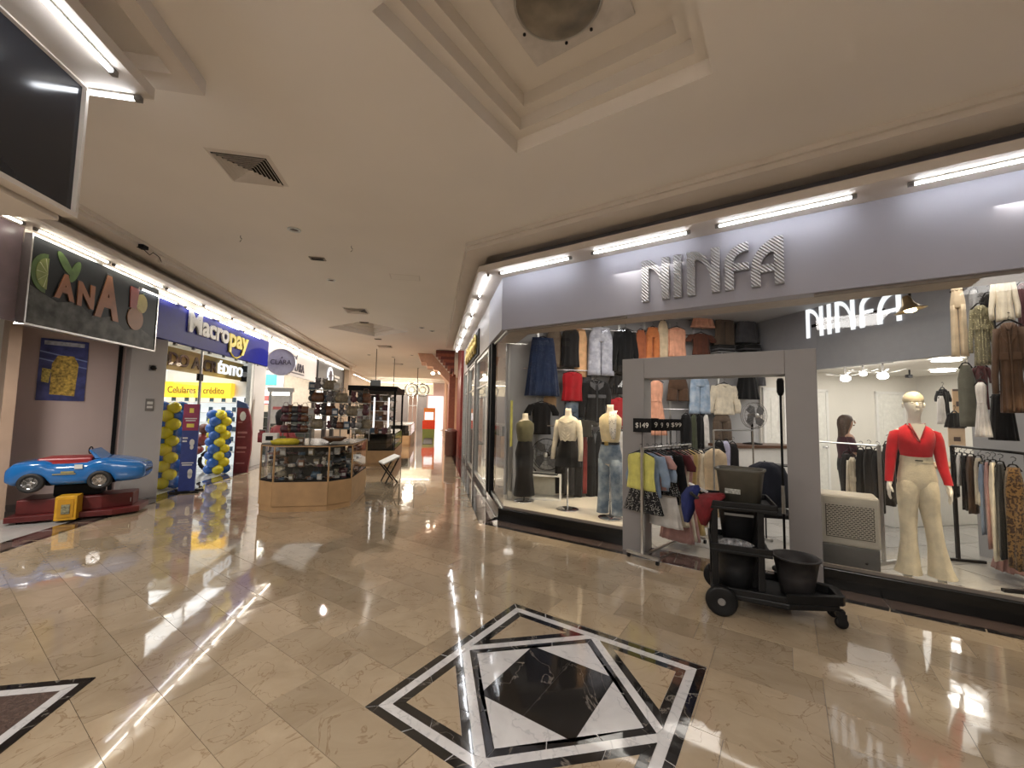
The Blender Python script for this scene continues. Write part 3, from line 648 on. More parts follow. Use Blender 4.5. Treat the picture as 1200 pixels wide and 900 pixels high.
def ribbon(up, lo, x0, y0, y1):
    m = MB(); n = len(up); P = [(x0+x,y0,z) for x,z in up]+[(x0+x,y0,z) for x,z in lo]+[(x0+x,y1,z) for x,z in up]+[(x0+x,y1,z) for x,z in lo]; F = []
    for i in range(n-1): F += [(i,i+1,n+i+1,n+i),(2*n+i,3*n+i,3*n+i+1,2*n+i+1),(i,2*n+i,2*n+i+1,i+1),(n+i,n+i+1,3*n+i+1,3*n+i)]
    F += [(0,n,3*n,2*n),(n-1,3*n-1,4*n-1,2*n-1)]
    return m.q(P, F)
def ninfa(root, spans, H, depth, mat, st, t):
    for ch, x0, x1 in spans:
        for k, poly in enumerate(glyph(ch, x1-x0, H, t, st)):
            (ribbon(poly[1], poly[2], x0, -depth+.0015, -.006) if poly[0] == 'rib' else MB().prismy([(x0+x, z) for x, z in poly], -depth, -.004-k*.0007)).build('letter_stroke' if k else 'letter', mat, root)
rb = ribbed()
t = thing('shop_sign_letters', 'large ribbed grey raised letters NINFA on the fascia', 'sign', (-1.47, 5.12, 3.06), RN)
ninfa(t, [('N',0,.33),('I',.385,.475),('N',.535,.88),('F',.935,1.17),('A',1.19,1.49)], .52, .07, rb, .085, .10)
for o in t.children if hasattr(t,'children') else []: pass
lit = EM('letter_light', (.93,.97,1), .36)
t = thing('lit_sign_letters', 'glowing white letters NINFA on the grey bulkhead inside the shop', 'sign', c2n(6.62, 6.12, 3.075), RR)
ninfa(t, [('N',0,.32),('I',.40,.46),('N',.54,.86),('F',.94,1.14),('A',1.20,1.52)], .52, .02, lit, .062, .07)
MB().box(.1,1.3,-.012,0,.18,.23).build('rail', matte_black, t)
# ================================================================== SIGNS on the left
t = thing('fruit_drink_sign', 'dark printed sign with a lime slice, orange letters and two round fruits', 'sign', c2n(-4.90, 5.85, 2.61), RL)
MB().box(0,2.32,-.04,.05,0,1.10).build('panel', M('night_print', (.010,.013,.016), .5, var=.5, scale=3, spec=.2), t, bevel=.004)
fm = MB(); fm.box(-.015,2.335,-.05,.05,-.015,.012).box(-.015,2.335,-.05,.05,1.09,1.112).box(2.31,2.335,-.05,.05,0,1.1).box(-.015,.005,-.05,.05,0,1.1); fm.build('frame', alu, t)
og = M('print_orange', (.24,.085,.03), .5, var=.3, scale=4)
for k, (ch, x, z, w_, h) in enumerate((('A',.34,.42,.30,.34),('N',.68,.40,.28,.34),('A',.98,.32,.46,.66))):
    text('letter', ch, w_, h, .012, og, t, (x,-.042,z), bold=.05)
    text('letter_shadow', ch, w_*1.12, h*1.1, .004, M('print_black', (.012,.012,.012), .5), t, (x-w_*.06,-.04,z-h*.05), bold=.06)
MB().prismy([(1.66,.62),(1.80,.62),(1.84,.96),(1.64,.96)], -.052,-.04).build('letter', M('print_red', (.22,.04,.03), .5), t)
gr = M('print_lime', (.20,.25,.07), .5, var=.2); gd = M('print_leaf', (.06,.12,.02), .5, var=.3)
MB().prismy([(.22+.21*math.cos(a_), .68+.25*math.sin(a_)) for a_ in [PI/2+k*PI/12 for k in range(13)]], -.046,-.04).build('lime_rind', gd, t)
MB().prismy([(.23+.16*math.cos(a_), .68+.20*math.sin(a_)) for a_ in [PI/2+k*PI/12 for k in range(13)]], -.050,-.04).build('lime_flesh', gr, t)
for k in range(5):
    a_ = PI/2+PI*(k+.5)/5; MB().prismy([(.225,.68),(.23+.15*math.cos(a_)-.006, .68+.19*math.sin(a_)),(.23+.15*math.cos(a_)+.006, .68+.19*math.sin(a_)+.006)], -.053,-.05).build('lime_segment', M('print_pale', (.6,.65,.4), .5), t)
for px_, pz_, an in ((.46,.90,2.3),(.62,.84,1.2)):
    MB().prismy([(px_+.17*math.cos(q)*math.cos(an)-.06*math.sin(q)*math.sin(an), pz_+.17*math.cos(q)*math.sin(an)+.06*math.sin(q)*math.cos(an)) for q in [k*PI/8 for k in range(16)]], -.046,-.04).build('leaf', gd, t)
for cx_, cz_, rx, rz, mt_ in ((1.92,.74,.13,.16,M('print_yellow', (.35,.28,.07), .5)),(1.80,.46,.18,.19,M('print_brown_orange', (.22,.09,.03), .5))):
    MB().prismy([(cx_+rx*math.cos(q), cz_+rz*math.sin(q)) for q in [k*PI/10 for k in range(20)]], -.05,-.04).build('fruit', mt_, t)
    MB().prismy([(cx_+.02,cz_+rz*.95),(cx_+.06,cz_+rz*1.2),(cx_,cz_+rz*1.05)], -.05,-.04).build('stalk', gd, t)
MB().prismy([(.02,.02),(2.3,.02),(2.3,.20),(1.9,.34),(1.6,.22),(1.3,.38),(1.0,.28),(.7,.44),(.4,.36),(.02,.48)], -.043,-.04).build('ice_band', M('print_ice', (.06,.063,.06), .5, var=.8, scale=7, spec=.2), t)
t = thing('wall_poster', 'small blue and gold poster on the dusty pink wall', 'poster', (-9.845, 1.64, 1.70), rad(-90)+PI)
MB().box(-.54,0,-.012,0,0,1.0).build('sheet', M('print_blue', (.06,.07,.22), .35, var=.5, scale=6), t)
MB().prismy([(-.40,.10),(-.12,.08),(-.10,.60),(-.16,.74),(-.34,.74),(-.40,.6)], -.018,-.01).build('gold_heap', M('print_gold', (.45,.30,.06), .5, var=.7, scale=30), t)
MB().prismy([(-.50,.30),(-.42,.28),(-.40,.5),(-.5,.52)], -.018,-.01).build('gold_figure', M('print_gold2', (.5,.4,.1), .5, var=.6, scale=40), t)
MB().box(-.50,-.05,-.018,-.01,.90,.965).build('title_band', M('print_silver', (.5,.52,.6), .4, var=.4, scale=14), t)
for z in (.66,.78): MB().prismy([(-.54,z),(0,z-.12),(0,z-.10),(-.54,z+.02)], -.016,-.01).build('stripe', M('print_paleblue', (.25,.32,.6), .4), t)
t = thing('phone_shop_sign', 'deep blue fascia sign with white and yellow letters Macropay', 'sign', c2n(-4.93, 7.95, 2.87), RL)
MB().box(0,5.25,-.05,.05,0,.74).build('panel', M('royal_blue', (.008,.012,.20), .5, var=.06, spec=.2), t, bevel=.004)
wl_ = M('letter_white', (.68,.67,.64), .5); yl = M('letter_yellow', (.80,.66,.10), .4)
text('letters', 'Macro', 1.62, .44, .035, wl_, t, (1.18,-.055,.27), bold=.03); text('letters', 'pay', 1.0, .46, .035, yl, t, (2.83,-.055,.10), bold=.03)
MB().tube([(2.95+.55*k/8, -.06, .10-.10*math.sin(PI*k/8)) for k in range(9)], .018, 6).build('smile', yl, t)
for i in range(7): 
    MB().box(.9+i*.62,.96+i*.62,-.02,.03,-.05,0).build('clip', grey_pl, t)
# inside phone shop: header with lettering, yellow band
t = thing('credit_header_sign', 'mustard header inside the phone shop reading TODO A CRÉDITO, end letters lit', 'sign', c2n(-5.5, 8.9, 2.42), RL)
MB().box(0,4.2,-.02,.06,0,.48).build('panel', M('mustard_board', (.42,.29,.06), .5, var=.2, scale=2), t)
text('unlit_letters', 'TODO A CR', 2.62, .28, .03, M('dim_letter', (.10,.06,.03), .5), t, (.06,-.022,.09), bold=.02)
text('lit_letters', 'ÉDITO', 1.36, .34, .03, EM('sign_blue_white', (.80,.90,1), .42), t, (2.76,-.022,.09), bold=.02)
MB().box(0,.03,-.01,.02,.48,1.0).box(4.1,4.13,-.01,.02,.48,1.0).build('hanger', alu, t)
def bandpx(x0, x1, y0, y1, cy):
    a_, b_ = onCY(x0, y1, cy), onCY(x1, y0, cy); return a_, b_
a_, b_ = bandpx(188, 270, 449, 465, 12.9)
t = thing('yellow_phone_sign', 'amber band on the phone shop back wall reading Celulares a crédito', 'sign', c2n(a_.x, 12.98, a_.z), RC)
W_ = b_.x-a_.x; H_ = b_.z-a_.z
MB().box(0,W_,-.03,.2,0,H_).build('panel', EM('amber_glow', (1,.52,.03), .38), t)
text('letters', 'Celulares a crédito', W_*.82, H_*.42, .01, M('dark_olive_ink', (.10,.08,.01), .5), t, (W_*.08,-.032,H_*.28))
sh_ = thing('phone_shelf_wall', 'white shelf wall with phones under the amber band', 'shelf', c2n(-8.6, 13.18, 0), RC)
MB().box(0,3.5,-.05,0,0,1.95).build('back_panel', EM('backlit_white', (.9,.98,1), .22), sh_)
for k in range(6): MB().box(0,3.5,-.30,-.05,.35+k*.28,.37+k*.28).build('shelf', white_m, sh_)
ph0 = None
for k in range(6):
    for j in range(11):
        pos = c2n(-8.4+j*.31+random.uniform(-.03,.03), 13.0, .37+k*.28)
        if ph0 is None:
            ph0 = thing('display_phone', 'first phone from the left on the lowest shelf under the amber band', 'phone', pos, RC, 'phones on the white shelf wall')
            MB().box(-.05,.05,-.01,.01,0,.15).build('phone_body', M('phone_slate', (.05,.10,.14), .3), ph0); MB().box(-.07,.07,-.03,.03,0,.02).build('stand', white_m, ph0)
        else: dup(ph0, pos, None, '%s phone from the left on the %s white shelf under the amber band' % (['first','second','third','fourth','fifth','sixth','seventh','eighth','ninth','tenth','eleventh'][j], ['lowest','second','third','fourth','fifth','highest'][k]))
# advertising banners
t = thing('standing_banner', 'tall narrow blue banner with a magenta top beside the near balloon column', 'banner', c2n(-4.60, 8.95, 0), RC+rad(8))
MB().box(-.13,.13,-.02,.02,.03,1.69).build('panel', M('banner_blue', (.03,.05,.22), .5, var=.1), t)
MB().box(-.128,.128,-.024,.0,1.18,1.69).build('top_print', M('banner_magenta', (.30,.03,.09), .5, var=.1), t)
for z, w_, h, m_, x in ((1.52,.07,.09,yl,-.03),(1.40,.20,.02,wl_,-.10),(1.36,.16,.02,wl_,-.08),(1.24,.12,.07,yl,-.06),(1.02,.08,.03,wl_,-.11),(.96,.07,.03,wl_,-.11),(.55,.19,.02,wl_,-.10),(.51,.16,.02,wl_,-.09)): MB().box(x,x+w_,-.028,-.02,z,z+h).build('print_line', m_, t)
for z, r in ((.95,.05),(.86,.035),(.38,.05),(.32,.045)): MB().prismy([(.045+r*.8*math.cos(q),z+r*1.3*math.sin(q)) for q in [k*PI/6 for k in range(12)]], -.028,-.02).build('print_figure', wl_, t)
MB().box(-.22,.24,-.13,-.10,0,.03).box(-.22,.24,.10,.13,0,.03).box(-.02,.02,-.12,.12,0,.035).build('foot', matte_black, t)
t = thing('curved_banner', 'tall dark red curved banner at the right side of the phone shop entrance', 'banner', c2n(-4.72, 11.5, 0), RC)
R_ = [(-.19,0)]; 
prof = [(-.17,0),(.15,0),(.20,.55),(.20,1.0),(.15,1.4),(.04,1.72),(-.17,1.80)]
MB().prismy(prof, -.03, .03).build('panel', M('banner_red', (.17,.02,.03), .45, var=.15), t)
MB().prismy([(-.18,1.64),(.10,1.62),(.04,1.74),(-.18,1.82)], -.036, .036).build('top_cap', M('banner_navy', (.03,.06,.16), .45), t)
for z, w_, h in ((1.25,.10,.03),(.98,.22,.05),(.88,.18,.03),(.60,.22,.05),(.50,.2,.03),(.22,.2,.03)): MB().box(-.12,-.12+w_,-.036,-.03,z,z+h).build('print_line', M('banner_pink', (.45,.2,.2), .5), t)
MB().prismy([(-.02+.07*math.cos(q),1.42+.12*math.sin(q)) for q in [k*PI/6 for k in range(12)]], -.036,-.03).build('print_figure', wl_, t)
# balloon columns
by, bb = M('balloon_yellow', (.72,.62,.02), .22, var=.04, coat=.4), M('balloon_blue', (.03,.14,.52), .22, var=.08, coat=.4)
def balloon_col(cx, cy, h, lab, ph):
    t = thing('balloon_column', lab, 'balloons', c2n(cx, cy, 0), RC)
    MB().lathe([(.16,0),(.16,.03),(.02,.05),(.015,h-.1)], 12).build('stand', white_m, t, smooth=True)
    n = int(h/.165)
    P = {}
    for key, mt_ in (('y',by),('b',bb)):
        P[key] = MB().ell((0,0,0),.125,.125,.135,14,9).lathe([(.012,-.145),(.02,-.155),(.004,-.13)],8).build('balloon', mt_, t, smooth=True)
    first = {'y':True,'b':True}
    for i in range(n):
        for k in range(4):
            a_ = k*PI/2 + i*PI/4*1.0 + ph; key = 'y' if (k + (i//2)) % 2 else 'b'
            o = P[key]
            if first[key]: first[key] = False
            else: o = o.copy(); C.objects.link(o)
            o.location = (.145*math.cos(a_), .145*math.sin(a_), .13+i*.165); o.rotation_euler = (0, rad(80), a_); o.scale = (1,1,1)*1 if False else (random.uniform(.92,1.06),)*3
balloon_col(-5.17, 9.35, 1.66, 'twisted blue and yellow balloon column beside the tall blue banner', 0)
balloon_col(-5.16, 11.25, 1.62, 'twisted blue and yellow balloon column beside the red curved banner', .6)
t = thing('toy_motorbike', 'dark red ride-on motorbike partly seen between the balloon columns', 'motorbike', c2n(-6.0, 11.6, 0), RC+rad(35))
for x in (-.45,.5):
    MB().tube([(x+.24*math.cos(q),0,.26+.24*math.sin(q)) for q in [k*PI/10 for k in range(20)]], .045, 8, True).build('tyre', matte_black, t, smooth=True); MB().lathe([(.001,-.03),(.12,-.03),(.12,.03),(.001,.03)], 12, (0,0,0)).build('hub', alu, t).matrix_local = Matrix.Translation((x,0,.26)) @ Matrix.Rotation(PI/2,4,'X')
MB().ell((0,0,.55),.34,.12,.16).ell((-.25,0,.72),.25,.10,.07).ell((.28,0,.80),.14,.10,.16).build('body', M('bike_red', (.20,.03,.03), .3, coat=.5), t, smooth=True)
MB().tube([(.5,0,.26),(.36,0,.9)], .03).tube([(.32,-.28,1.0),(.36,0,.92),(.32,.28,1.0)], .018).tube([(-.45,0,.26),(0,0,.45)], .03).build('frame', matte_black, t, smooth=True)
MB().ell((.30,0,1.08),.12,.14,.13).build('headlamp', M('bike_dark', (.12,.04,.03), .3), t, smooth=True)
t = thing('wall_speaker', 'small dark box high on the wall inside the phone shop', 'speaker', c2n(onCY(287,440,13.0).x, 13.09, onCY(287,447,13.0).z), RC); MB().box(-.12,.12,-.1,.1,0,.45).build('case', matte_black, t, bevel=.01); MB().lathe([(.08,0),(.07,.02),(.02,.01)],12).build('cone', grey_pl, t).matrix_local = Matrix.Translation((0,-.10,.2)) @ Matrix.Rotation(PI/2,4,'X')
t = thing('wall_switch', 'small dark notice plate on the grey pillar left of the phone shop', 'plate', (-9.53, 2.42, 1.55), rad(-90)+PI); MB().box(-.06,.06,-.012,0,0,.22).build('plate', grey_pl, t); MB().box(-.04,.04,-.016,-.01,.05,.09).box(-.04,.04,-.016,-.01,.12,.17).build('print_line', wl_, t)
t = thing('door_knob_camera', 'round dark security camera on the grey pillar', 'camera', (-9.53, 2.42, 2.33), rad(-90)+PI); MB().ell((0,-.05,0),.05,.05,.045).build('dome', black_m, t, smooth=True); MB().box(-.05,.05,-.01,0,-.05,.05).build('base', grey_pl, t)
# glass doors of the phone shop
w8 = struct('window_8', MB().box(-4.99,-4.95,9.88,9.92,0,2.87), alu, RC)
MB().box(-4.975,-4.965,8.78,9.88,.02,2.85).build('window_pane', glass_m, w8); MB().box(-5.0,-4.94,9.8,9.95,2.2,2.35).build('latch', matte_black, w8)
# jewellery signs
ink = M('sign_ink', (.06,.05,.08), .5)
t = thing('round_projecting_sign', 'round pale lilac sign reading CLARA sticking out from the facade', 'sign', c2n(-4.54, 13.3, 3.02), RC)
MB().prismy([(.40*math.cos(q),.40*math.sin(q)) for q in [k*PI/20 for k in range(40)]], -.04,.04).build('disc', M('lilac_disc', (.36,.36,.48), .4), t)
MB().tube([(.40*math.cos(q),-.04,.40*math.sin(q)) for q in [k*PI/20 for k in range(40)]], .012, 6, True).build('rim', alu, t)
text('letters', 'CLARA', .58, .15, .01, ink, t, (-.29,-.042,-.07)); MB().prismy([(-.05,.10),(.05,.13),(.03,.18),(-.01,.12)], -.05,-.04).build('emblem', ink, t)
MB().box(-.45,-.38,-.02,.02,-.03,.03).build('bracket', matte_black, t)
t = thing('facade_sign_letters', 'dark outlined letters CLARA on the white fascia', 'sign', c2n(-4.90, 15.25, 2.98), RL)
text('letters', 'C', .42, .46, .03, ink, t, (0,0,.06)); text('letters', 'LARA', 1.0, .30, .03, ink, t, (.42,0,.0)); MB().box(0,1.45,-.02,0,-.10,-.06).build('underline', ink, t); MB().prismy([(.42,.44),(.60,.58),(.56,.42)],-.02,0).build('emblem', ink, t)
t = thing('black_shop_sign', 'black fascia sign with a white round emblem beyond the white fascia', 'sign', c2n(-4.88, 18.42, 2.62), RL)
MB().box(0,5.1,-.05,.05,0,1.1).build('panel', M('sign_charcoal', (.035,.035,.04), .4), t)
MB().prismy([(1.95+.50*math.cos(q),.58+.40*math.sin(q)) for q in [k*PI/14 for k in range(28)]], -.09,-.05).build('emblem', EM('pale_round_glow', (.75,.82,.95), .35), t)
MB().prismy([(1.95+.30*math.cos(q),.58+.25*math.sin(q)) for q in [k*PI/14 for k in range(28)]], -.10,-.09).build('emblem_centre', ink, t)
MB().box(2.75,3.5,-.07,-.05,.42,.50).box(2.75,3.9,-.07,-.05,.58,.68).build('lettering', wl_, t)
# inside the jewellery shop
def boxthing(name, lab, cat, loc, rot, parts, group=None):
    t = thing(name, lab, cat, loc, rot, group)
    for nm, bx, mt_ in parts: MB().box(*bx).build(nm, mt_, t, bevel=.003)
    return t
boxthing('red_wall_sign', 'small dark red square sign inside the white shop', 'sign', c2n(-6.6,15.2,2.35), RC, [('panel',(-.35,.35,-.03,.03,0,.75),M('maroon',(.16,.02,.025),.5))])
tq = boxthing('turquoise_card', 'small turquoise and white card sign inside the white shop', 'sign', c2n(-6.1,16.8,2.35), RC, [('panel',(-.3,.5,-.03,.03,0,.7),wl_),('print',(-.2,.25,-.04,-.03,.15,.55),M('turq',(.10,.50,.55),.5))])
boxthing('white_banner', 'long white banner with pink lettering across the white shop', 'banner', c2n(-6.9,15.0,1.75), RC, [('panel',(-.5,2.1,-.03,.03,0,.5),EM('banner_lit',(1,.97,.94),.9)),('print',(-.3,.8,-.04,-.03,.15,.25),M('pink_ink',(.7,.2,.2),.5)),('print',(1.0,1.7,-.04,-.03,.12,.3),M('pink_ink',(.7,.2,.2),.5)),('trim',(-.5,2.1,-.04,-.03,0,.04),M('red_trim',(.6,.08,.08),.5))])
for x, y, lab in ((-5.6,16.0,'first dark display cabinet inside the white shop'), (-5.3,18.0,'dark display cabinet at the back of the white shop'), (-6.2,14.2,'low dark cabinet near the white shop entrance')):
    t = thing('display_cabinet', lab, 'cabinet', c2n(x,y,0), RC)
    MB().box(-.7,.5,-.2,.2,0,1.5).build('body', M('cabinet_dark', (.04,.045,.04), .4, var=.6, scale=9), t, bevel=.01)
    for k in range(4): MB().box(-.68,.48,-.23,-.2,.3+k*.33,.32+k*.33).build('shelf', alu, t)
for y0 in (18.45, 20.4, 21.9): struct('wall_left', MB().box(-5.1,-4.93,y0,y0+.22,0,2.65), M('dark_jamb', (.03,.028,.03), .4), RC)
boxthing('white_frame_stand', 'white upright frame stand before the white shop', 'stand', c2n(-4.15,12.6,0), RC, [('post',(-.42,-.36,-.03,.03,0,2.1),alu),('post',(.12,.18,-.03,.03,0,2.1),alu),('panel',(-.36,.12,-.02,.02,1.2,2.0),wl_),('top',(-.46,.22,-.04,.04,2.1,2.22),alu),('print',(-.3,.05,-.03,-.02,1.6,1.68),M('pink_ink',(.7,.2,.2),.5))])
# ================================================================== KIOSKS
P1 = [(-2.744,7.354),(-2.455,7.10),(-1.629,7.10),(-1.326,7.42),(-1.29,8.75),(-2.744,8.75)]
def inset(P, d):
    cx_ = sum(p[0] for p in P)/len(P); cy_ = sum(p[1] for p in P)/len(P); return [(cx_+(x-cx_)*(1-d), cy_+(y-cy_)*(1-d)) for x,y in P]
def kiosk(name, lab, P, z1, z2, frame_m, root_loc, npan):
    t = thing(name, lab, 'kiosk', (0,0,0), RC)
    cx_ = sum(p[0] for p in P)/len(P); cy_ = sum(p[1] for p in P)/len(P); t.location = c2n(cx_, cy_, 0); P = [(x-cx_, y-cy_) for x,y in P]
    MB().prism(inset(P,.02), 0, .085).build('plinth', wood_m, t)
    n = len(P)
    for i in range(n):
        p, q = P[i], P[(i+1)%n]; pi_, qi = inset(P,.03)[i], inset(P,.03)[(i+1)%n]; g = .003/max(.1,math.dist(p,q))
        MB().prism([lerp(p,q,g),lerp(p,q,1-g),lerp(pi_,qi,1-g),lerp(pi_,qi,g)], .09, z1).build('base_panel', wood_m, t, bevel=.002)
        a1, b1 = inset(P,.012)[i], inset(P,.012)[(i+1)%n]; a2, b2 = inset(P,.016)[i], inset(P,.016)[(i+1)%n]
        MB().prism([a1,b1,b2,a2], z1+.02, z2-.03).build('glass_panel', glass_m, t)
        MB().tube([(a1[0],a1[1],z1),(a1[0],a1[1],z2-.02)], .014, 4).build('corner_post', frame_m, t)
    MB().prism(inset(P,.01), z1, z1+.02).build('display_deck', matte_black, t)
    MB().prism(P, z2-.03, z2-.012, False).prism(inset(P,.012), z2-.03, z2-.012).build('top_frame', frame_m, t)
    zs = [z1+(z2-z1)*k for k in (.38,.70)]
    for z in zs: MB().prism(inset(P,.10), z, z+.008).build('shelf', GLASS('shelf_glass', (.8,.85,.82)), t)
    MB().prism(inset(P,.45), z1+.02, z2-.03).build('core', M('kiosk_core', (.05,.045,.04), .6), t)
    MB().prism(inset(P,.005), z2-.012, z2).build('counter_top', M('kiosk_top_dark', (.045,.04,.036), .25), t)
    return t, (cx_, cy_), P, [z1+.02]+[z+.008 for z in zs]
k1, kc, kP, kz = kiosk('accessory_kiosk', 'maple and glass accessory kiosk with a crowded top, nearest in the corridor', P1, .47, 1.055, wood_m, 0, 6)
gcol = [(.30,.28,.26),(.10,.03,.04),(.05,.09,.14),(.22,.18,.12),(.04,.04,.045),(.16,.15,.16),(.45,.42,.38),(.14,.06,.03)]
protos = {}
ORD = ['first','second','third','fourth','fifth','sixth','seventh','eighth','ninth','tenth','eleventh','twelfth','thirteenth','fourteenth','fifteenth','sixteenth','seventeenth','eighteenth']
GC = ['taupe','wine red','dark teal','brown','black','grey','pale grey','rust brown']; GK = {'boxed_gadget':'boxed gadget','coiled_cable':'coiled cable','sunglasses':'sunglasses','plush_toy':'plush toy','handbag':'handbag'}
def glab(kd, i, k, where): return '%s %s, %s from left on %s' % (GC[i%8], GK[kd], ORD[k], where)
def goods(kind, i, loc, rot, lab, group, sc_=1):
    key = (kind, i)
    if key not in protos:
        t = thing(kind, lab, {'boxed_gadget':'box','coiled_cable':'cable','plush_toy':'toy','sunglasses':'glasses','handbag':'bag'}.get(kind,'item'), loc, rot, group); mt_ = M('goods_%d' % i, gcol[i%8], .4, var=.5, scale=25)
        if kind == 'boxed_gadget': MB().box(-.035,.035,-.02,.02,0,.09).build('carton', mt_, t, bevel=.003); MB().box(-.025,.025,-.022,-.019,.02,.06).build('label_window', M('goods_pale', (.5,.5,.5), .3), t)
        elif kind == 'coiled_cable': MB().tube([(.04*math.cos(q),.04*math.sin(q),.012) for q in [k*PI/5 for k in range(10)]], .009, 6, True).tube([(.037*math.cos(q),.037*math.sin(q),.03) for q in [k*PI/5 for k in range(10)]], .009, 6, True).build('coil', mt_, t, smooth=True)
        elif kind == 'plush_toy': MB().ell((0,0,.045),.045,.04,.045,10,6).ell((0,-.01,.11),.033,.033,.032,10,6).build('stuffed_body', mt_, t, smooth=True); [MB().ell((sg*.025,0,.14),.012,.008,.012,6,4).build('ear', mt_, t, smooth=True) for sg in (-1,1)]
        elif kind == 'handbag': MB().loft([el(12,0,0,0,.07,.03),el(12,0,0,.05,.085,.035),el(12,0,0,.12,.06,.02)]).build('pouch', mt_, t, smooth=True); MB().tube([(-.045,0,.11),(-.03,0,.18),(.03,0,.18),(.045,0,.11)], .005, 5).build('handle', mt_, t)
        else: MB().tube([(-.07,.08,.03),(-.065,0,.035),(-.04,-.01,.02),(-.01,0,.032),(.01,0,.032),(.04,-.01,.02),(.065,0,.035),(.07,.08,.03)], .006, 5).build('frame', mt_, t); MB().ell((-.037,0,.03),.026,.004,.018,8,5).ell((.037,0,.03),.026,.004,.018,8,5).build('lens', black_m, t)
        protos[key] = t; return t
    o = dup(protos[key], loc, rot, lab, group); o.scale = (sc_,)*3; return o
def along(P, c, t_, off):     # point along kiosk front edges, inset
    seg = [(P[0],P[1]),(P[1],P[2]),(P[2],P[3]),(P[3],P[4])]; ln = [math.dist(*g_) for g_ in seg]; d = t_*sum(ln)
    for (p, q), l_ in zip(seg, ln):
        if d <= l_: x, y = lerp(p, q, d/l_); break
        d -= l_
    return c2n(c[0]+x*(1-off), c[1]+y*(1-off), 0)
kinds = ['boxed_gadget','coiled_cable','sunglasses','plush_toy','handbag']
for zi, z in enumerate(kz):
    for k in range(17):
        kd = kinds[(k*3+zi+1) % 5]; p_ = along(kP, kc, (k+.3)/18, .30); p_.z = z+.001
        if zi < 2: goods(kd, (k*3+zi) % 8, p_, RC+random.uniform(-.3,.3), glab(kd, (k*3+zi)%8, k, 'the back row, %s shelf of near kiosk' % ['bottom','middle'][zi]), 'accessories inside the near kiosk', 1.25)
        kd = kinds[(k*2+zi) % 3]; p_ = along(kP, kc, (k+.6)/18, .14); p_.z = z+.001
        goods(kd, (k+zi*3) % 8, p_, RC+random.uniform(-.3,.3), glab(kd, (k+zi*3)%8, k, '%s glass shelf of near kiosk' % ['bottom','middle','top'][zi]), 'accessories inside the near kiosk', 1.2)
# things on the kiosk top
def onk(px, py, cy): p = onCY(px, py, cy); return c2n(p.x, cy, 1.056)
rk = thing('display_rack', 'tall dark wire rack crowded with toys and bags on the near kiosk', 'rack', c2n(-1.70, 8.0, 1.056), RC)
for x in (-.52,.0,.52): MB().tube([(x,.14,0),(x,.14,1.10 if x<.5 else .85)], .012, 6).build('post', alu, rk)
for z, x0, x1 in ((.22,-.52,.52),(.46,-.52,.52),(.70,-.52,.52),(.93,-.52,.0)): MB().box(x0,x1,-.14,.16,z,z+.012).build('shelf', M('rack_glass_grey', (.20,.22,.20), .3), rk)
cnt = 0
for z, x0, x1 in ((.233,-.48,.5),(.473,-.48,.5),(.713,-.48,.5),(.943,-.48,-.02)):
    x = x0; kk = 0
    while x < x1:
        kd = ['plush_toy','handbag','boxed_gadget','plush_toy'][cnt%4]
        goods(kd, (cnt*3)%8, c2n(-1.70+x, 8.0-.03+random.uniform(-.04,.04), 1.056+z), RC+random.uniform(-.5,.5), glab(kd, (cnt*3)%8, kk, '%s shelf of the wire rack' % {.233:'lowest',.473:'second',.713:'third',.943:'highest'}[z]), 'toys and bags on the wire rack', 1.45); x += .105; cnt += 1; kk += 1
yel = M('yellow_bag', (.62,.50,.03), .5, var=.15, scale=20)
for px, py, cy, fn, lab in ((334,521,7.35,'y','yellow bundled cloth bag on the kiosk counter'),):
    t = thing('cloth_bundle', lab, 'bag', onk(px,py,cy), RC); MB().loft([el(16,0,0,0,.20,.10,.15,6),el(16,0,0,.05,.22,.11,.2,7,1),el(16,.02,0,.09,.14,.07,.2,5)]).build('bundle', yel, t, smooth=True)
t = thing('card_terminal', 'white boxy card terminal with a dark screen on the kiosk counter', 'terminal', onk(317,520,7.5), RC); MB().box(-.12,.12,-.05,.05,0,.17).build('case', white_m, t, bevel=.015); MB().box(-.06,.05,-.056,-.05,.05,.12).build('screen', matte_black, t)
t = thing('tin_canister', 'dull red canister at the left end of the kiosk counter', 'canister', onk(307,520,7.7), RC); MB().lathe([(.07,0),(.07,.16),(.05,.17),(.05,.2)], 16).build('body', M('dull_red', (.22,.03,.04), .5, var=.5, scale=20), t, smooth=True); MB().lathe([(.055,.2),(.055,.215),(.001,.215)],16).build('lid', grey_pl, t)
for i, (px, cy, cl, lab) in enumerate(((344,7.6,(.30,.05,.04),'small red carton on the kiosk counter'),(352,7.5,(.16,.10,.05),'small brown carton on the kiosk counter'),(330,7.8,(.12,.20,.08),'small green carton on the kiosk counter'))):
    t = thing('carton', lab, 'box', onk(px,520,cy), RC+.3*i); MB().box(-.05,.05,-.04,.04,0,.10).build('box', M('carton%d'%i, cl, .5, var=.4, scale=30), t, bevel=.004); MB().box(-.03,.03,-.043,-.04,.03,.07).build('label_patch', wl_, t)
t = thing('magazine_stack', 'loose stack of pale leaflets on the right of the kiosk counter', 'papers', onk(398,518,7.5), RC)
for k in range(4): MB().box(-.16+.02*k,.14,-.07,.07,.008*k,.008*k+.005).build('sheet', M('paper', (.55,.53,.48), .5), t).rotation_euler = (0,0,.12*k)
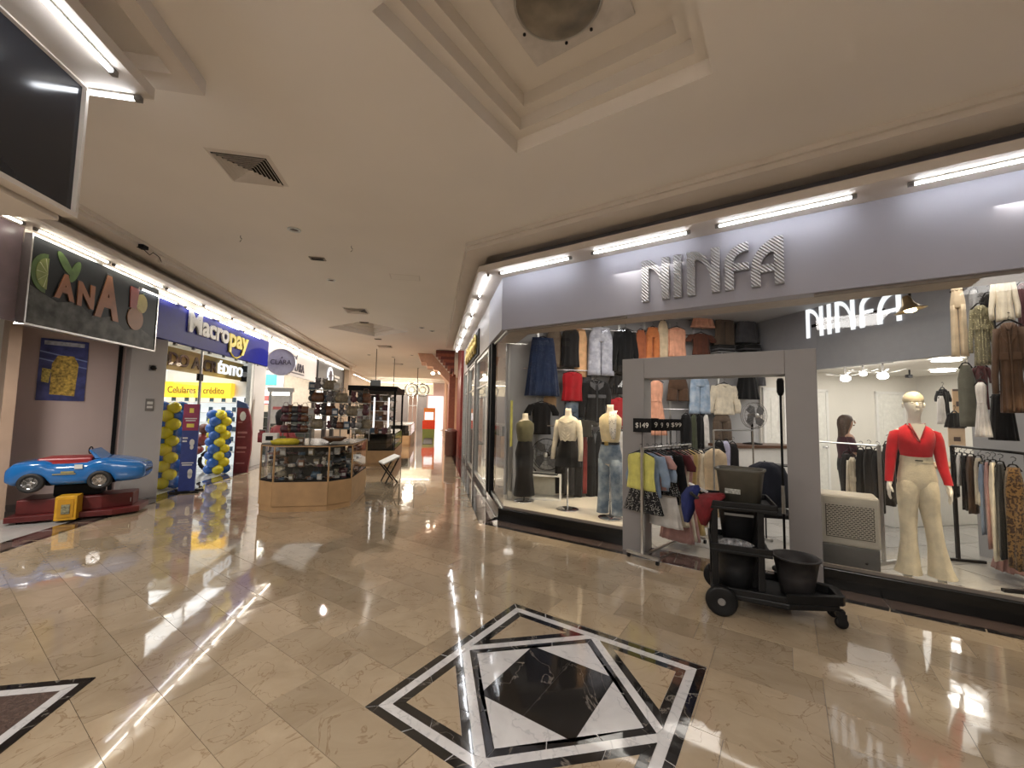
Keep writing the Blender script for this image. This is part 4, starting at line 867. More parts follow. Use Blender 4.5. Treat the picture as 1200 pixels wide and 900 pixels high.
t = thing('necklace_stand', 'brown shallow bowl of goods on the kiosk counter', 'bowl', onk(392,516,7.75), RC); MB().lathe([(.08,0),(.20,.07),(.21,.09),(.19,.08),(.07,.015)], 20).build('bowl', M('wicker', (.16,.07,.03), .6, var=.4, scale=40), t, smooth=True); MB().ell((0,0,.06),.16,.16,.05,14,6).build('contents', M('mixed', (.2,.17,.15), .5, var=.8, scale=60), t, smooth=True)
t = thing('side_rack', 'small rack of dark red goods left of the wire rack', 'rack', c2n(-2.49, 8.05, 1.056), RC)
for x in (-.17,.2): MB().tube([(x,0,0),(x,0,.55)], .01, 6).build('post', alu, t)
for z in (.15,.34,.5): MB().box(-.18,.21,-.08,.08,z,z+.01).build('shelf', matte_black, t)
for z in (.16,.35,.51):
    for k in range(5): goods(['handbag','plush_toy'][k%2], [1,7,4][k%3], c2n(-2.49-.14+k*.08, 8.05, 1.056+z+.001), RC, glab(['handbag','plush_toy'][k%2], [1,7,4][k%3], k, '%s shelf of the side rack' % {.16:'lower',.35:'middle',.51:'upper'}[z]), 'trinkets on the side rack')
t = thing('folding_stool', 'black folding stool with a sloped white top beside the near kiosk', 'stool', c2n(-.95, 9.8, 0), RC+rad(20))
MB().q([(-.18,-.25,.42),(.18,-.25,.58),(.18,.25,.58),(-.18,.25,.42),(-.18,-.25,.45),(.18,-.25,.61),(.18,.25,.61),(-.18,.25,.45)], [(0,3,2,1),(4,5,6,7),(0,1,5,4),(1,2,6,5),(2,3,7,6),(3,0,4,7)]).build('seat', wl_, t)
for p, q in (((-.18,-.2,.43),(.15,-.2,0)),((-.18,.2,.43),(.15,.2,0)),((.16,-.2,.56),(-.12,-.2,0)),((.16,.2,.56),(-.12,.2,0))): MB().tube([p,q], .016, 6).build('leg', matte_black, t)
P2 = [(-2.3,12.6),(-2.2,12.5),(-1.12,12.5),(-1.08,12.56),(-1.08,15.5),(-2.3,15.5)]
k2, c2_, kP2, kz2 = kiosk('canopy_kiosk', 'second kiosk farther down with a black canopy over dark goods', P2, .45, .95, matte_black, 0, 6)
for x, y in ((-.62,-1.45),(.60,-1.45),(-.62,1.45),(.60,1.45)): MB().box(x-.03,x+.03,y-.03,y+.03,.95,2.2).build('canopy_post', matte_black, k2)
MB().box(-.68,.66,-1.5,1.5,2.18,2.32).build('canopy', matte_black, k2)
MB().box(-.55,.0,1.2,1.25,.95,2.15).build('back_board', M('kiosk_brown', (.20,.12,.07), .6, var=.2), k2)
for z in (1.3,1.6,1.9): MB().box(-.55,.55,-.5,.1,z,z+.015).build('shelf', alu, k2)
for z in (.951,1.316,1.616,1.916):
    for k in range(9): goods(['boxed_gadget','handbag','plush_toy'][(k+int(z*10))%3], (k*5+int(z*7))%8, c2n(c2_[0]-.5+k*.12, c2_[1]-.35 if z > 1 else c2_[1]-1.3, z), RC, glab(['boxed_gadget','handbag','plush_toy'][(k+int(z*10))%3], (k*5+int(z*7))%8, k, {.951:'the counter',1.316:'the lower shelf',1.616:'the middle shelf',1.916:'the upper shelf'}[z]+' of the canopy kiosk'), 'goods on the canopy kiosk', 1.5)
for dx, lab in ((-.13,'white lit post left of the pair on the canopy kiosk'),(.27,'white lit post right of the pair on the canopy kiosk')):
    t = thing('light_post', lab, 'light', c2n(c2_[0]+dx+.15, c2_[1]-1.3, .951), RC); MB().box(-.02,.02,-.02,.02,.0,1.05).build('lit_strip', EM('post_glow', (1,.95,.9), .6), t); MB().box(-.05,.05,-.05,.05,0,.03).build('base', alu, t)
P3 = [(-2.2,19),(-2.1,18.9),(-1.0,18.9),(-.95,19),(-.95,23),(-2.2,23)]
kiosk('pale_kiosk', 'third low pale kiosk deep in the corridor', P3, .5, 1.0, white_m, 0, 6)
# end of corridor items
t = thing('red_vending_machine', 'small orange and red machine with a white display by the far doorway', 'machine', c2n(-.22, 25, 0), RC)
MB().box(-.35,.35,-.3,.3,.0,.55).build('base', M('olive_base', (.20,.22,.05), .5), t); MB().box(-.37,.37,-.3,.3,.55,1.05).build('middle', M('machine_red', (.75,.05,.01), .4), t); MB().box(-.30,.36,-.3,.3,1.05,1.8).build('top', M('machine_orange', (.80,.22,.03), .4), t); MB().box(-.24,.26,-.32,-.3,1.1,1.55).build('display', EM('machine_screen', (1,.9,.95), .35), t)
t = thing('round_bin', 'brown cylindrical bin at the red column', 'bin', c2n(.68, 15.2, 0), RC); MB().lathe([(.20,0),(.22,.05),(.22,.85),(.24,.9),(.20,.95),(.12,.97)], 20).build('body', M('bin_brown', (.14,.06,.045), .4), t, smooth=True); MB().lathe([(.12,.97),(.12,1.0),(.001,1.0)],16).build('lid', alu, t)
t = thing('floor_mat', 'dark grey mat on the corridor floor before the far doors', 'mat', c2n(-.22, 23.0, .004), RC); MB().box(-.22,.22,-2.6,2.6,0,.01).build('pad', M('mat_grey', (.08,.075,.07), .8), t); MB().box(-.24,.24,-2.62,2.62,0,.006).build('border', matte_black, t)
t = thing('red_staircase', 'dark red tiled staircase passing through the ceiling at the far right', 'staircase', c2n(.8, 16.5, 0), RC)
sr = M('stair_red', (.30,.09,.05), .5, var=.15); sb_ = M('stair_peach', (.62,.38,.26), .6)
for k in range(8): MB().box(-.75+k*.10,.0,.0,1.2,3.96-k*.12,4.08-k*.12).build('step', sr if k%2 else M('stair_dark', (.15,.04,.03), .5), t)
MB().prismy([(-1.5,4.09),(-.9,4.09),(.0,3.1),(.0,2.7),(-.65,3.4),(-.8,3.4),(-.86,3.55),(-1.1,3.55),(-1.16,3.72),(-1.36,3.72)], 1.2, 2.6).build('stringer', sb_, t)
MB().box(-.15,.1,.8,2.6,0,3.2).build('column', sr, t)
for x, z in ((-.55,3.33),(-.85,3.28)): MB().ell((x,1.6,z),.09,.09,.07,10,6).build('globe_light', EM('globe', (1,.8,.6), 3), t, smooth=True)
struct('wall_back', MB().box(-.45,.9,37,37.05,0,2.95), EM('daylight_beyond_door', (1,.82,.80), .45), RC)
# ================================================================== right side sign
t = thing('gold_script_sign', 'ornate gold sign on the bronze fascia of the side shop', 'sign', c2n(1.02, 11.6, 2.98), RR)
gold = M('gold', (.60,.46,.16), .35, .7)
MB().box(-.9,2.2,-.02,0,0,.62).build('backing', matte_black, t)
for k in range(5): MB().tube([(-.6+k*.58+.22*math.cos(q), -.06, .31+.22*math.sin(q)) for q in [j*PI/7 for j in range(14)]], .035, 6, True).tube([(-.6+k*.58,-.06,.08),(-.6+k*.58,-.06,.54)], .03, 6).build('gold_scroll', gold, t, smooth=True)
t = thing('perfume_display', 'dim glass display unit inside the side shop', 'cabinet', c2n(2.6, 10.6, 0), RC); MB().box(-.4,.4,-1.5,1.5,0,.9).build('body', wood_m, t); MB().box(-.4,.4,-1.5,1.5,.9,2.0).build('case', GLASS('case_glass', (.6,.65,.62)), t)
# ================================================================== KIDDIE RIDE
ra = math.atan2(.91, .42)
t = thing('ride_base', 'x', 'ride')
bpy.data.objects.remove(t)
t = thing('kiddie_ride', 'blue convertible car kiddie ride on a dark red base with a yellow coin box', 'ride', (-8.74, 1.50, .003), ra)
dr = M('ride_red', (.10,.012,.012), .35, var=.25, scale=6); bl = M('ride_blue', (.015,.14,.42), .2, var=.1, scale=4, coat=.6)
MB().prism([(-.62,-.34),(.45,-.34),(.72,-.20),(.74,.30),(-.60,.32)], .03, .11).build('base_skirt', dr, t, bevel=.01)
MB().prism([(-.56,-.22),(.30,-.22),(.62,-.10),(.62,.25),(-.56,.25)], .11, .31).build('base_box', dr, t, bevel=.015)
for x, y in ((-.5,-.25),(.4,-.25),(-.5,.25),(.6,.2)): MB().lathe([(.03,0),(.03,.03)],8,(x,y,0)).build('foot', matte_black, t)
MB().box(-.12,.10,-.44,-.22,.03,.36).build('coin_box', M('coin_yellow', (.62,.33,.02), .4, var=.15), t, bevel=.008)
MB().box(-.09,.07,-.448,-.44,.07,.32).build('coin_door', M('coin_yellow2', (.50,.25,.015), .4), t); MB().box(-.05,.035,-.455,-.447,.12,.25).build('coin_plate', M('coin_grey', (.20,.19,.12), .4, var=.6, scale=40), t)
MB().box(-.25,.25,-.10,.16,.31,.48).build('rocker_housing', matte_black, t, bevel=.02)
# car body: stations along x: z bottom, z top, half width
st_ = [(-.86,.56,.66,.22),(-.84,.48,.74,.30),(-.76,.44,.82,.345),(-.60,.43,.845,.36),(-.42,.42,.85,.36),(-.30,.42,.80,.35),(-.10,.42,.80,.35),(.10,.42,.81,.35),(.20,.42,.85,.35),(.32,.42,.87,.36),(.50,.43,.845,.355),(.68,.44,.81,.34),(.80,.46,.775,.32),(.87,.49,.73,.29),(.885,.53,.70,.25)]
def rr(x, z0, z1, hw, n=24):
    out = []
    for i in range(n):
        q = 2*PI*i/n; c_, s_ = math.cos(q), math.sin(q)
        out.append((x, hw*math.copysign(abs(c_)**.45, c_), (z0+z1)/2+(z1-z0)/2*math.copysign(abs(s_)**.5, s_)))
    return out
# interpolate
sts = []
for i in range(len(st_)-1):
    for k in range(3): sts.append([st_[i][j]+(st_[i+1][j]-st_[i][j])*k/3 for j in range(4)])
sts.append(list(st_[-1]))
def archlift(x): 
    l_ = 0
    for xc in (-.50,.33):
        d = abs(x-xc)
        if d < .165: l_ = max(l_, math.sqrt(.165**2-d*d))
    return l_
MB().loft([rr(x, max(z0, .44+archlift(x)*.9) if archlift(x) else z0, z1, hw) for x,z0,z1,hw in sts]).build('car_body', bl, t, smooth=True)
MB().box(-.52,.16,-.24,.24,.74,.875).build('cockpit', M('seat_red', (.28,.015,.02), .4), t, bevel=.03)
MB().prism([(-.50,-.27),(.14,-.27),(.14,.27),(-.50,.27)], .785, .80).build('cockpit_rim', M('rim_red', (.35,.03,.03), .35), t)
MB().q([(.20,-.27,.85),(.28,-.27,.85),(.28,.27,.85),(.20,.27,.85),(.10,-.24,1.0),(.13,-.24,1.0),(.13,.24,1.0),(.10,.24,1.0)], [(0,3,2,1),(4,5,6,7),(0,1,5,4),(1,2,6,5),(2,3,7,6),(3,0,4,7)]).build('windscreen', bl, t, bevel=.01)
MB().tube([(.06+.0*math.cos(q), .08*math.cos(q), .97+.06*math.sin(q)) for q in [k*PI/7 for k in range(14)]], .01, 6, True).build('steering_wheel', matte_black, t, smooth=True)
for xc in (-.50,.33):
    for sy in (-1,1):
        wh = MB().lathe([(.145,-.05),(.155,-.03),(.155,.03),(.145,.05),(.10,.05),(.10,-.05)], 24).build('wheel', M('rubber', (.015,.014,.014), .6), t, smooth=True)
        wh.matrix_local = Matrix.Translation((xc, sy*.325, .50)) @ Matrix.Rotation(PI/2, 4, 'X')
        hb = MB().lathe([(.10,.035),(.092,.052),(.085,.035)], 20)
        for k in range(5):
            q = 2*PI*k/5; hb.prism([(.02*math.cos(q+1.3),.02*math.sin(q+1.3)),(.09*math.cos(q-.13),.09*math.sin(q-.13)),(.09*math.cos(q+.13),.09*math.sin(q+.13)),(.02*math.cos(q-1.3),.02*math.sin(q-1.3))], .03, .048)
        hb.lathe([(.03,.03),(.03,.056),(.001,.058)], 12); hu = hb.build('rim', chrome, wh)
        if sy < 0: hu.matrix_local = Matrix.Identity(4)
        else: hu.matrix_local = Matrix.Rotation(PI, 4, 'X')
MB().ell((.80,-.22,.68),.05,.06,.035).ell((.80,.22,.68),.05,.06,.035).build('headlights', M('headlight', (.4,.42,.4), .1), t, smooth=True)
MB().box(.80,.895,-.20,.20,.585,.625).build('grille', matte_black, t, bevel=.01)
for x, z, w_, h in ((-.02,.70,.10,.07),): MB().box(x,x+w_,-.362,-.35,z,z+h).build('sticker', wl_, t)
MB().box(-.28,.0,-.362,-.352,.615,.63).box(-.18,-.02,-.362,-.352,.64,.665).build('decal', M('decal_gold', (.35,.30,.12), .4), t)
MB().box(.52,.60,-.11,-.10,.17,.23).build('base_sticker', wl_, t)
for o in [x for x in bpy.data.objects if x.parent == t and x.name.split('.')[0] in ('car_body','cockpit','cockpit_rim','windscreen','steering_wheel','wheel','headlights','grille','sticker','decal')]:
    w_ = o.name.startswith('wheel'); q = o.location.copy()
    o.scale = (.86,.86,.86) if w_ else (.83,.95,.86); o.location = (q.x*.83+.03, q.y*.95, q.z*.86+.123)
    if w_: o.location.x += -.02
# ================================================================== GARMENTS
def tube_into(mb, pts, r, n=8): mb.tube(pts, r, n)
def garment(kind, W, H, mat, name, label, cat, loc, rot, group=None, hanger=True, mat2=None, D=.055):
    t = thing(name, label, cat, loc, rot, group); n = 40; m = MB(); ph = random.uniform(0, 6); hw = W/2
    def body(prof, x=0, k=9, rip=.25):
        rings = []
        for i, (f_, ww, dd) in enumerate(prof):
            rings.append(el(n, x, 0, -f_*H, ww*hw, dd*D, rip*(.35+.65*f_), k, ph+f_*1.2, .8))
        m.loft(rings)
    def dens(keys, cnt=10):
        out = []
        for i in range(cnt+1):
            f_ = i/cnt
            for a_, b_ in zip(keys, keys[1:]):
                if a_[0] <= f_ <= b_[0]:
                    u = (f_-a_[0])/max(1e-6, b_[0]-a_[0]); out.append((f_, a_[1]+(b_[1]-a_[1])*u, a_[2]+(b_[2]-a_[2])*u)); break
        return out
    if kind in ('tee','long','tank','jacket','coat','shirt'):
        sl = {'tee':.66,'tank':.80,'long':.62,'jacket':.66,'coat':.66,'shirt':.64}[kind]
        body(dens([(0,.30,.5),(.05,sl*.9,.7),(.18,sl,1),(.6,sl*.92,1),(1,sl*1.04,1.15)], 14))
        ln = {'tee':.36,'tank':0,'long':.92,'jacket':.86,'coat':.75,'shirt':.7}[kind]
        if ln:
            for sg in (-1,1):
                x0 = sg*sl*hw*.86; x1 = sg*hw*(1 - .10*(ln > .5)); rs = []
                for i in range(8):
                    u = i/7; rr_ = (.085 if kind != 'tee' else .10)*(W/.45)*(1-.35*u)
                    rs.append(el(14, x0+(x1-x0)*min(1,u*1.4), 0, -H*(.06+ln*u*.97), rr_*.8, D*.75, .12, 4, u*7))
                m.loft(rs)
        m.build('garment_body', mat, t, smooth=True)
        c = MB(); c.tube([(-.20*hw,-D*.55,-.01*H),(-.10*hw,-D*.9,-.07*H),(0,-D*1.0,-.10*H if kind != 'tank' else -.14*H),(.10*hw,-D*.9,-.07*H),(.20*hw,-D*.55,-.01*H)], .008, 6); c.build('neckline', mat2 or mat, t, smooth=True)
        if kind in ('jacket','coat','shirt'):
            MB().tube([(0,-D*1.22,-.10*H),(.004,-D*1.25,-.5*H),(0,-D*1.3,-.98*H)], .006, 5).build('front_placket', mat2 or mat, t)
            if kind != 'shirt':
                for sg in (-1,1): MB().prismy([(sg*.02,-.10*H),(sg*.45*hw,-.02*H),(sg*.42*hw,-.14*H),(sg*.10*hw,-.24*H)], -D*1.25, -D*.9).build('lapel', mat2 or mat, t)
                for sg in (-1,1): MB().box(sg*.34*hw-.05*W/.4,sg*.34*hw+.05*W/.4,-D*1.28,-D*1.0,-.42*H,-.34*H).build('pocket_flap', mat2 or mat, t, bevel=.003)
    elif kind in ('pants','shorts'):
        cr = .28 if kind == 'pants' else .55
        m.loft([el(n, 0, 0, -f_*H, ww*hw, dd*D, .06, 7, ph) for f_, ww, dd in ((0,.62,.8),(.04,.64,.9),(cr*.6,.82,1.1),(cr,.88,1.1),(cr+.02,.86,.9))])
        for sg in (-1,1):
            rs = []
            for i in range(9):
                u = i/8; f_ = cr-.03+(1-cr+.03)*u; wd = (.42+.06*u)*hw
                rs.append(el(22, sg*(hw*.44+hw*.06*u), 0, -f_*H, wd, D*(1.0-.1*u), .14, 5, ph+u*2))
            m.loft(rs)
        m.build('garment_body', mat, t, smooth=True)
        MB().loft([el(n,0,0,-f_*H,.64*hw,D*.92) for f_ in (-.002,.045)]).build('waistband', mat2 or mat, t, smooth=True)
    elif kind in ('skirt','mini'):
        body(dens([(0,.62,.8),(.08,.68,.95),(1,1.0,1.5)], 12), k=11, rip=.30); m.build('garment_body', mat, t, smooth=True)
        MB().loft([el(n,0,0,-f_*H,.64*hw,D*.9) for f_ in (-.002,.06)]).build('waistband', mat2 or mat, t, smooth=True)
    elif kind in ('dress','slip'):
        body(dens([(0,.30,.5),(.04,.62,.8),(.14,.66,1),(.38,.52,.9),(1,1.0,1.6)], 18), k=10, rip=.30); m.build('garment_body', mat, t, smooth=True)
        MB().loft([el(n,0,0,-f_*H,.55*hw,D*1.02) for f_ in (.36,.395)]).build('waist_tie', mat2 or mat, t, smooth=True)
    elif kind == 'drape':                     # edge-on piece on a rack
        rs = []
        for i in range(10):
            u = i/9; rs.append(el(18, 0, 0, -u*H, hw*(.55+.45*min(1,u*5))*(1-.08*u), D*(.55+.5*u), .30, 4, ph+u*3))
        m.loft(rs); m.build('garment_body', mat, t, smooth=True)
    if hanger:
        hm = MB(); hwid = min(.20, hw*.75)
        hm.tube([(-hwid,0,-.035),(-.02,0,.025),(0,0,.03),(.02,0,.025),(hwid,0,-.035)], .008, 6)
        hm.tube([(0,0,.03),(0,0,.055),(.018,0,.07),(.022,0,.09),(.005,0,.105),(-.012,0,.095)], .0035, 5)
        hm.build('hanger', black_m, t, smooth=True)
    return t
# colours
c_navy = cloth((.014,.028,.075), 'sparkle', (.5,.55,.7), 60); c_blk = cloth((.006,.006,.007)); c_blk2 = cloth((.016,.015,.016)); c_red = cloth((.42,.012,.02)); c_lav = cloth((.40,.41,.50), 'wash', (.62,.63,.7), 12)
c_jean = cloth((.10,.15,.22), 'wash', (.34,.40,.46), 7); c_sky = cloth((.28,.38,.52), 'wash', (.48,.56,.66), 8); c_peach = cloth((.72,.36,.24)); c_rust = cloth((.32,.10,.045)); c_beige = cloth((.60,.48,.33)); c_cream = cloth((.72,.65,.52)); c_white = cloth((.76,.73,.70))
c_brown = cloth((.09,.05,.03)); c_dbrown = cloth((.10,.07,.05), 'stripes', (.16,.12,.09), 30); c_olive = cloth((.19,.17,.10), 'dots', (.62,.55,.32), 55); c_sage = cloth((.13,.13,.10)); c_pink = cloth((.50,.30,.28)); c_dpink = cloth((.42,.24,.22)); c_leo = cloth((.14,.08,.03), 'leopard', (.03,.015,.01), 45)
c_ylw = cloth((.58,.55,.15)); c_blue = cloth((.22,.29,.40)); c_grey = cloth((.10,.10,.11)); c_polka = cloth((.012,.012,.014), 'dots', (.75,.73,.68), 70); c_gold = cloth((.55,.42,.18)); c_tan = cloth((.35,.22,.12)); c_mar = cloth((.10,.02,.025)); c_org = cloth((.80,.48,.26))
def W(px0, px1, py0, py1, kind, mat, name, lab, cat, cy=7.22, grp=None, D=.05, hanger=True, mat2=None):
    a_ = onCY((px0+px1)/2, py0, cy); b_ = onCY(px0, (py0+py1)/2, cy); c_ = onCY(px1, (py0+py1)/2, cy); d_ = onCY((px0+px1)/2, py1, cy)
    return garment(kind, c_.x-b_.x, a_.z-d_.z, mat, name, lab, cat, c2n((b_.x+c_.x)/2, cy, a_.z), RC, grp, hanger, mat2, D)
g1 = 'garments hung on the left display wall'
W(616,655,396,464,'skirt',c_navy,'denim_skirt','long flared navy denim skirt with tiny sparkles hung highest on the far left','skirt',grp=g1)
W(656,681,386,430,'tank',c_blk2,'black_camisole','dark camisole hung above the red sleeveless blouse','top',grp=g1)
W(673,688,384,442,'drape',c_org,'orange_scarf','long peach orange strip of cloth beside the dark camisole','scarf',grp=g1,cy=7.3)
W(688,720,384,440,'pants',c_lav,'pale_jeans','pale lavender grey wide jeans hung high on the wall','trousers',grp=g1)
W(717,748,386,438,'long',c_blk,'black_blouse','black long-sleeved blouse hung right of the lavender grey jeans','blouse',grp=g1)
W(656,685,436,470,'tank',c_red,'red_blouse','bright red sleeveless textured blouse in the middle of the display wall','blouse',grp=g1)
W(680,716,446,495,'jacket',c_blk,'denim_jacket','black denim jacket with pocket flaps below the lavender grey jeans','jacket',grp=g1,mat2=c_grey)
W(618,651,472,509,'tee',c_blk,'black_shirt','black short-sleeved T-shirt below the navy denim skirt','shirt',grp=g1)
W(637,652,463,482,'drape',c_tan,'tan_blouse','small tan piece half hidden behind the black T-shirt','top',grp=g1,cy=7.3)
W(659,683,471,493,'shorts',c_jean,'denim_shorts','washed blue denim shorts under the red blouse','shorts',grp=g1,cy=7.28)
W(714,738,438,462,'shirt',c_blk2,'charcoal_shirt','charcoal top tucked behind the left post of the portal','shirt',grp=g1,cy=7.28)
W(714,736,466,502,'tee',c_red,'red_shirt','plain red top beside the left post of the portal','shirt',grp=g1)
W(670,698,492,512,'tee',cloth((.05,.045,.035)),'olive_sweater','dark olive top between the two light torso mannequins','top',grp=g1,cy=6.9)
g2 = 'long garments on the low rail of the display wall'
for i,(x0,x1,y0,y1,m_,nm,lab) in enumerate(((650,664,506,578,c_blk,'black_trousers','black trousers first from the left on the low rail'),(661,674,506,580,c_blk2,'charcoal_trousers','charcoal trousers second from the left on the low rail'),
    (672,683,506,582,c_blk,'black_trousers','black trousers just left of the brick red strip on the low rail'),(682,688,506,578,cloth((.25,.045,.04)),'red_trousers','narrow brick red piece on the low rail'),(687,698,506,583,c_blk,'black_trousers','black trousers right of the brick red strip on the low rail'),
    (697,708,506,586,c_blk2,'charcoal_trousers','charcoal trousers behind the jeans mannequin'),(706,716,506,560,c_pink,'pink_trousers','pale pink piece behind the jeans mannequin'),(715,726,505,570,c_blk,'black_trousers','black trousers beside the white ones near the portal post'),(724,733,506,568,c_white,'white_trousers','white trousers at the right end of the low rail'))):
    W(x0,x1,y0,y1,'drape',m_,nm,lab,'trousers',cy=6.95+.03*i,grp=g2,D=.05)
g3 = 'garments hung high above the portal'
for a_ in ((744,758,387,428,'drape',c_rust,'rust_satin_blouse','shiny rust satin top first on the left above the portal','top'),(756,774,384,424,'pants',cloth((.50,.17,.06)),'rust_trousers','rust orange trousers on a black hanger above the portal','trousers'),
    (771,783,376,420,'drape',c_beige,'beige_scarf','beige strip between the rust trousers and the peach blouse','scarf'),(780,806,384,418,'tank',c_peach,'peach_blouse','peach sleeveless blouse on a black hanger above the portal','blouse'),
    (810,837,366,384,'mini',c_peach,'peach_skirt','peach pleated skirt half hidden by the fascia','skirt'),(807,836,391,416,'tee',cloth((.11,.04,.025)),'brown_knit_sweater','brown knitted top under the peach pleated skirt','top'),
    (837,861,364,406,'pants',c_dbrown,'dark_trousers','dark brown striped trousers above the folded stacks','trousers'),(862,888,362,402,'skirt',c_grey,'grey_skirt','charcoal skirt highest at the right end of the display wall','skirt')):
    W(*a_, grp=g3)
g4 = 'garments seen through the portal'
for a_ in ((757,781,446,510,'dress',c_peach,'peach_dress','peach dress at the left inside the portal','dress'),(781,808,440,470,'shorts',c_brown,'brown_shorts','dark brown wide shorts seen through the portal','shorts'),
    (807,833,440,485,'pants',c_sky,'light_blue_jeans','light blue jeans seen through the portal','trousers'),(862,889,438,468,'mini',c_blk,'black_miniskirt','black miniskirt beside the cream cropped sweater','skirt'),
    (831,866,450,486,'long',c_cream,'cream_sweater','cream cropped sweater with V neck seen through the portal','sweater'),(797,811,486,528,'drape',c_blk,'black_trousers','black trousers left of the green ones through the portal','trousers'),
    (809,817,486,530,'drape',cloth((.07,.08,.05)),'green_trousers','dark green trousers through the portal','trousers'),(816,825,486,526,'drape',c_blk,'black_trousers','black trousers right of the green ones through the portal','trousers'),(824,831,486,524,'drape',c_white,'white_trousers','thin white piece hanging through the portal','trousers'),(834,858,486,516,'pants',c_dbrown,'dark_brown_trousers','dark brown trousers hung below the cream sweater','trousers')):
    W(*a_, grp=g4, cy=7.2)
W(744,760,420,470,'tee',c_white,'white_shirt','white shirt at the left inside the portal above the peach dress','shirt',grp=g4,cy=7.3); W(889,897,440,452,'drape',c_grey,'grey_scarf','small grey scarf beside the black miniskirt','scarf',grp=g4,cy=7.3)
W(641,658,384,430,'drape',cloth((.20,.15,.11)),'taupe_dress','taupe piece between the navy skirt and the dark camisole','dress',grp=g1,cy=7.3); W(683,694,440,470,'drape',cloth((.08,.08,.09)),'slate_scarf','slate strip between the red blouse and the black denim jacket','scarf',grp=g1,cy=7.3)
for i,(x0,lab) in enumerate(((836,'dark folded stack on the high shelf, left one'),(866,'dark folded stack on the high shelf, right one'))):
    p = onCY(x0+11, 413, 7.15); t = thing('folded_stack', lab, 'clothes', c2n(p.x, 7.15, p.z), RC)
    for k in range(4): MB().box(-.19,.19,-.13,.13,.036*k,.036*k+.032).build('folded_garment', [c_blk,c_grey,c_blk2,c_blk][k], t, bevel=.012)
p = onCY(864, 414, 7.2)
t = thing('high_shelf', 'glass shelf carrying the two dark folded stacks', 'shelf', c2n(p.x, 7.24, p.z-.03), RC); MB().box(-.6,.6,-.25,.15,0,.02).build('board', M('shelf_smoke', (.2,.2,.2), .2), t); MB().box(-.5,-.47,-.2,.15,-.08,0).box(.47,.5,-.2,.15,-.08,0).build('bracket', alu, t)
def rail(name, lab, x0, x1, cy, z): 
    t = thing(name, lab, 'rail', c2n((x0+x1)/2, cy, z), RC); h = (x1-x0)/2
    MB().tube([(-h,0,0),(h,0,0)], .011, 8).build('bar', chrome, t, smooth=True)
    for sg in (-1,1): MB().tube([(sg*(h-.05),0,0),(sg*(h-.05),7.4-cy,0)], .009, 6).build('bracket', chrome, t)
zz = lambda px, py, cy: onCY(px, py, cy).z+.10
rail('wall_rail', 'upper chrome rail over the left display wall', 1.5, 5.6, 7.22, 3.25); rail('wall_rail', 'middle chrome rail behind the red blouse', 1.6, 3.6, 7.22, zz(670,440,7.22)); rail('wall_rail', 'chrome rail just above the portal opening garments', 4.0, 6.2, 7.22, zz(830,442,7.2)); rail('wall_rail', 'low chrome rail carrying the dark trousers', 2.0, 4.0, 7.0, zz(690,506,7.0)); rail('wall_rail', 'low chrome rail seen through the portal', 4.4, 5.8, 7.2, zz(815,486,7.2))
for k in range(9): MB().box(1.35+k*.55,1.39+k*.55,7.385,7.4,.1,3.5).build('panel_channel', alu, bpy.data.objects['wall_back']).name
# ---- entrance clothes rack
rx0, rx1 = Vector((-1.38,4.74,0)), Vector((-1.08,5.90,0)); rd = (rx1-rx0).normalized(); rang = math.atan2(rd.y, rd.x)-PI/2
t = thing('rolling_rack', 'chrome rolling clothes rack standing in the portal opening', 'rack', rx0, rang); LN = (rx1-rx0).length
for y in (0, LN):
    MB().box(-.20,.20,y-.018,y+.018,.05,.08).build('base_bar', alu, t); MB().box(-.015,.015,y-.015,y+.015,.08,1.27).build('upright', alu, t)
    for x in (-.18,.18):
        w_ = MB().lathe([(.001,-.012),(.024,-.012),(.024,.012),(.001,.012)], 12).build('caster', black_m, t); w_.matrix_local = Matrix.Translation((x,y,.024)) @ Matrix.Rotation(PI/2,4,'Y')
MB().tube([(0,0,1.26),(0,LN,1.26)], .013, 8).build('hanging_bar', alu, t, smooth=True); MB().box(-.012,.012,0,LN,.055,.075).build('spine_bar', alu, t)
g5 = 'garments on the rolling rack in the entrance'
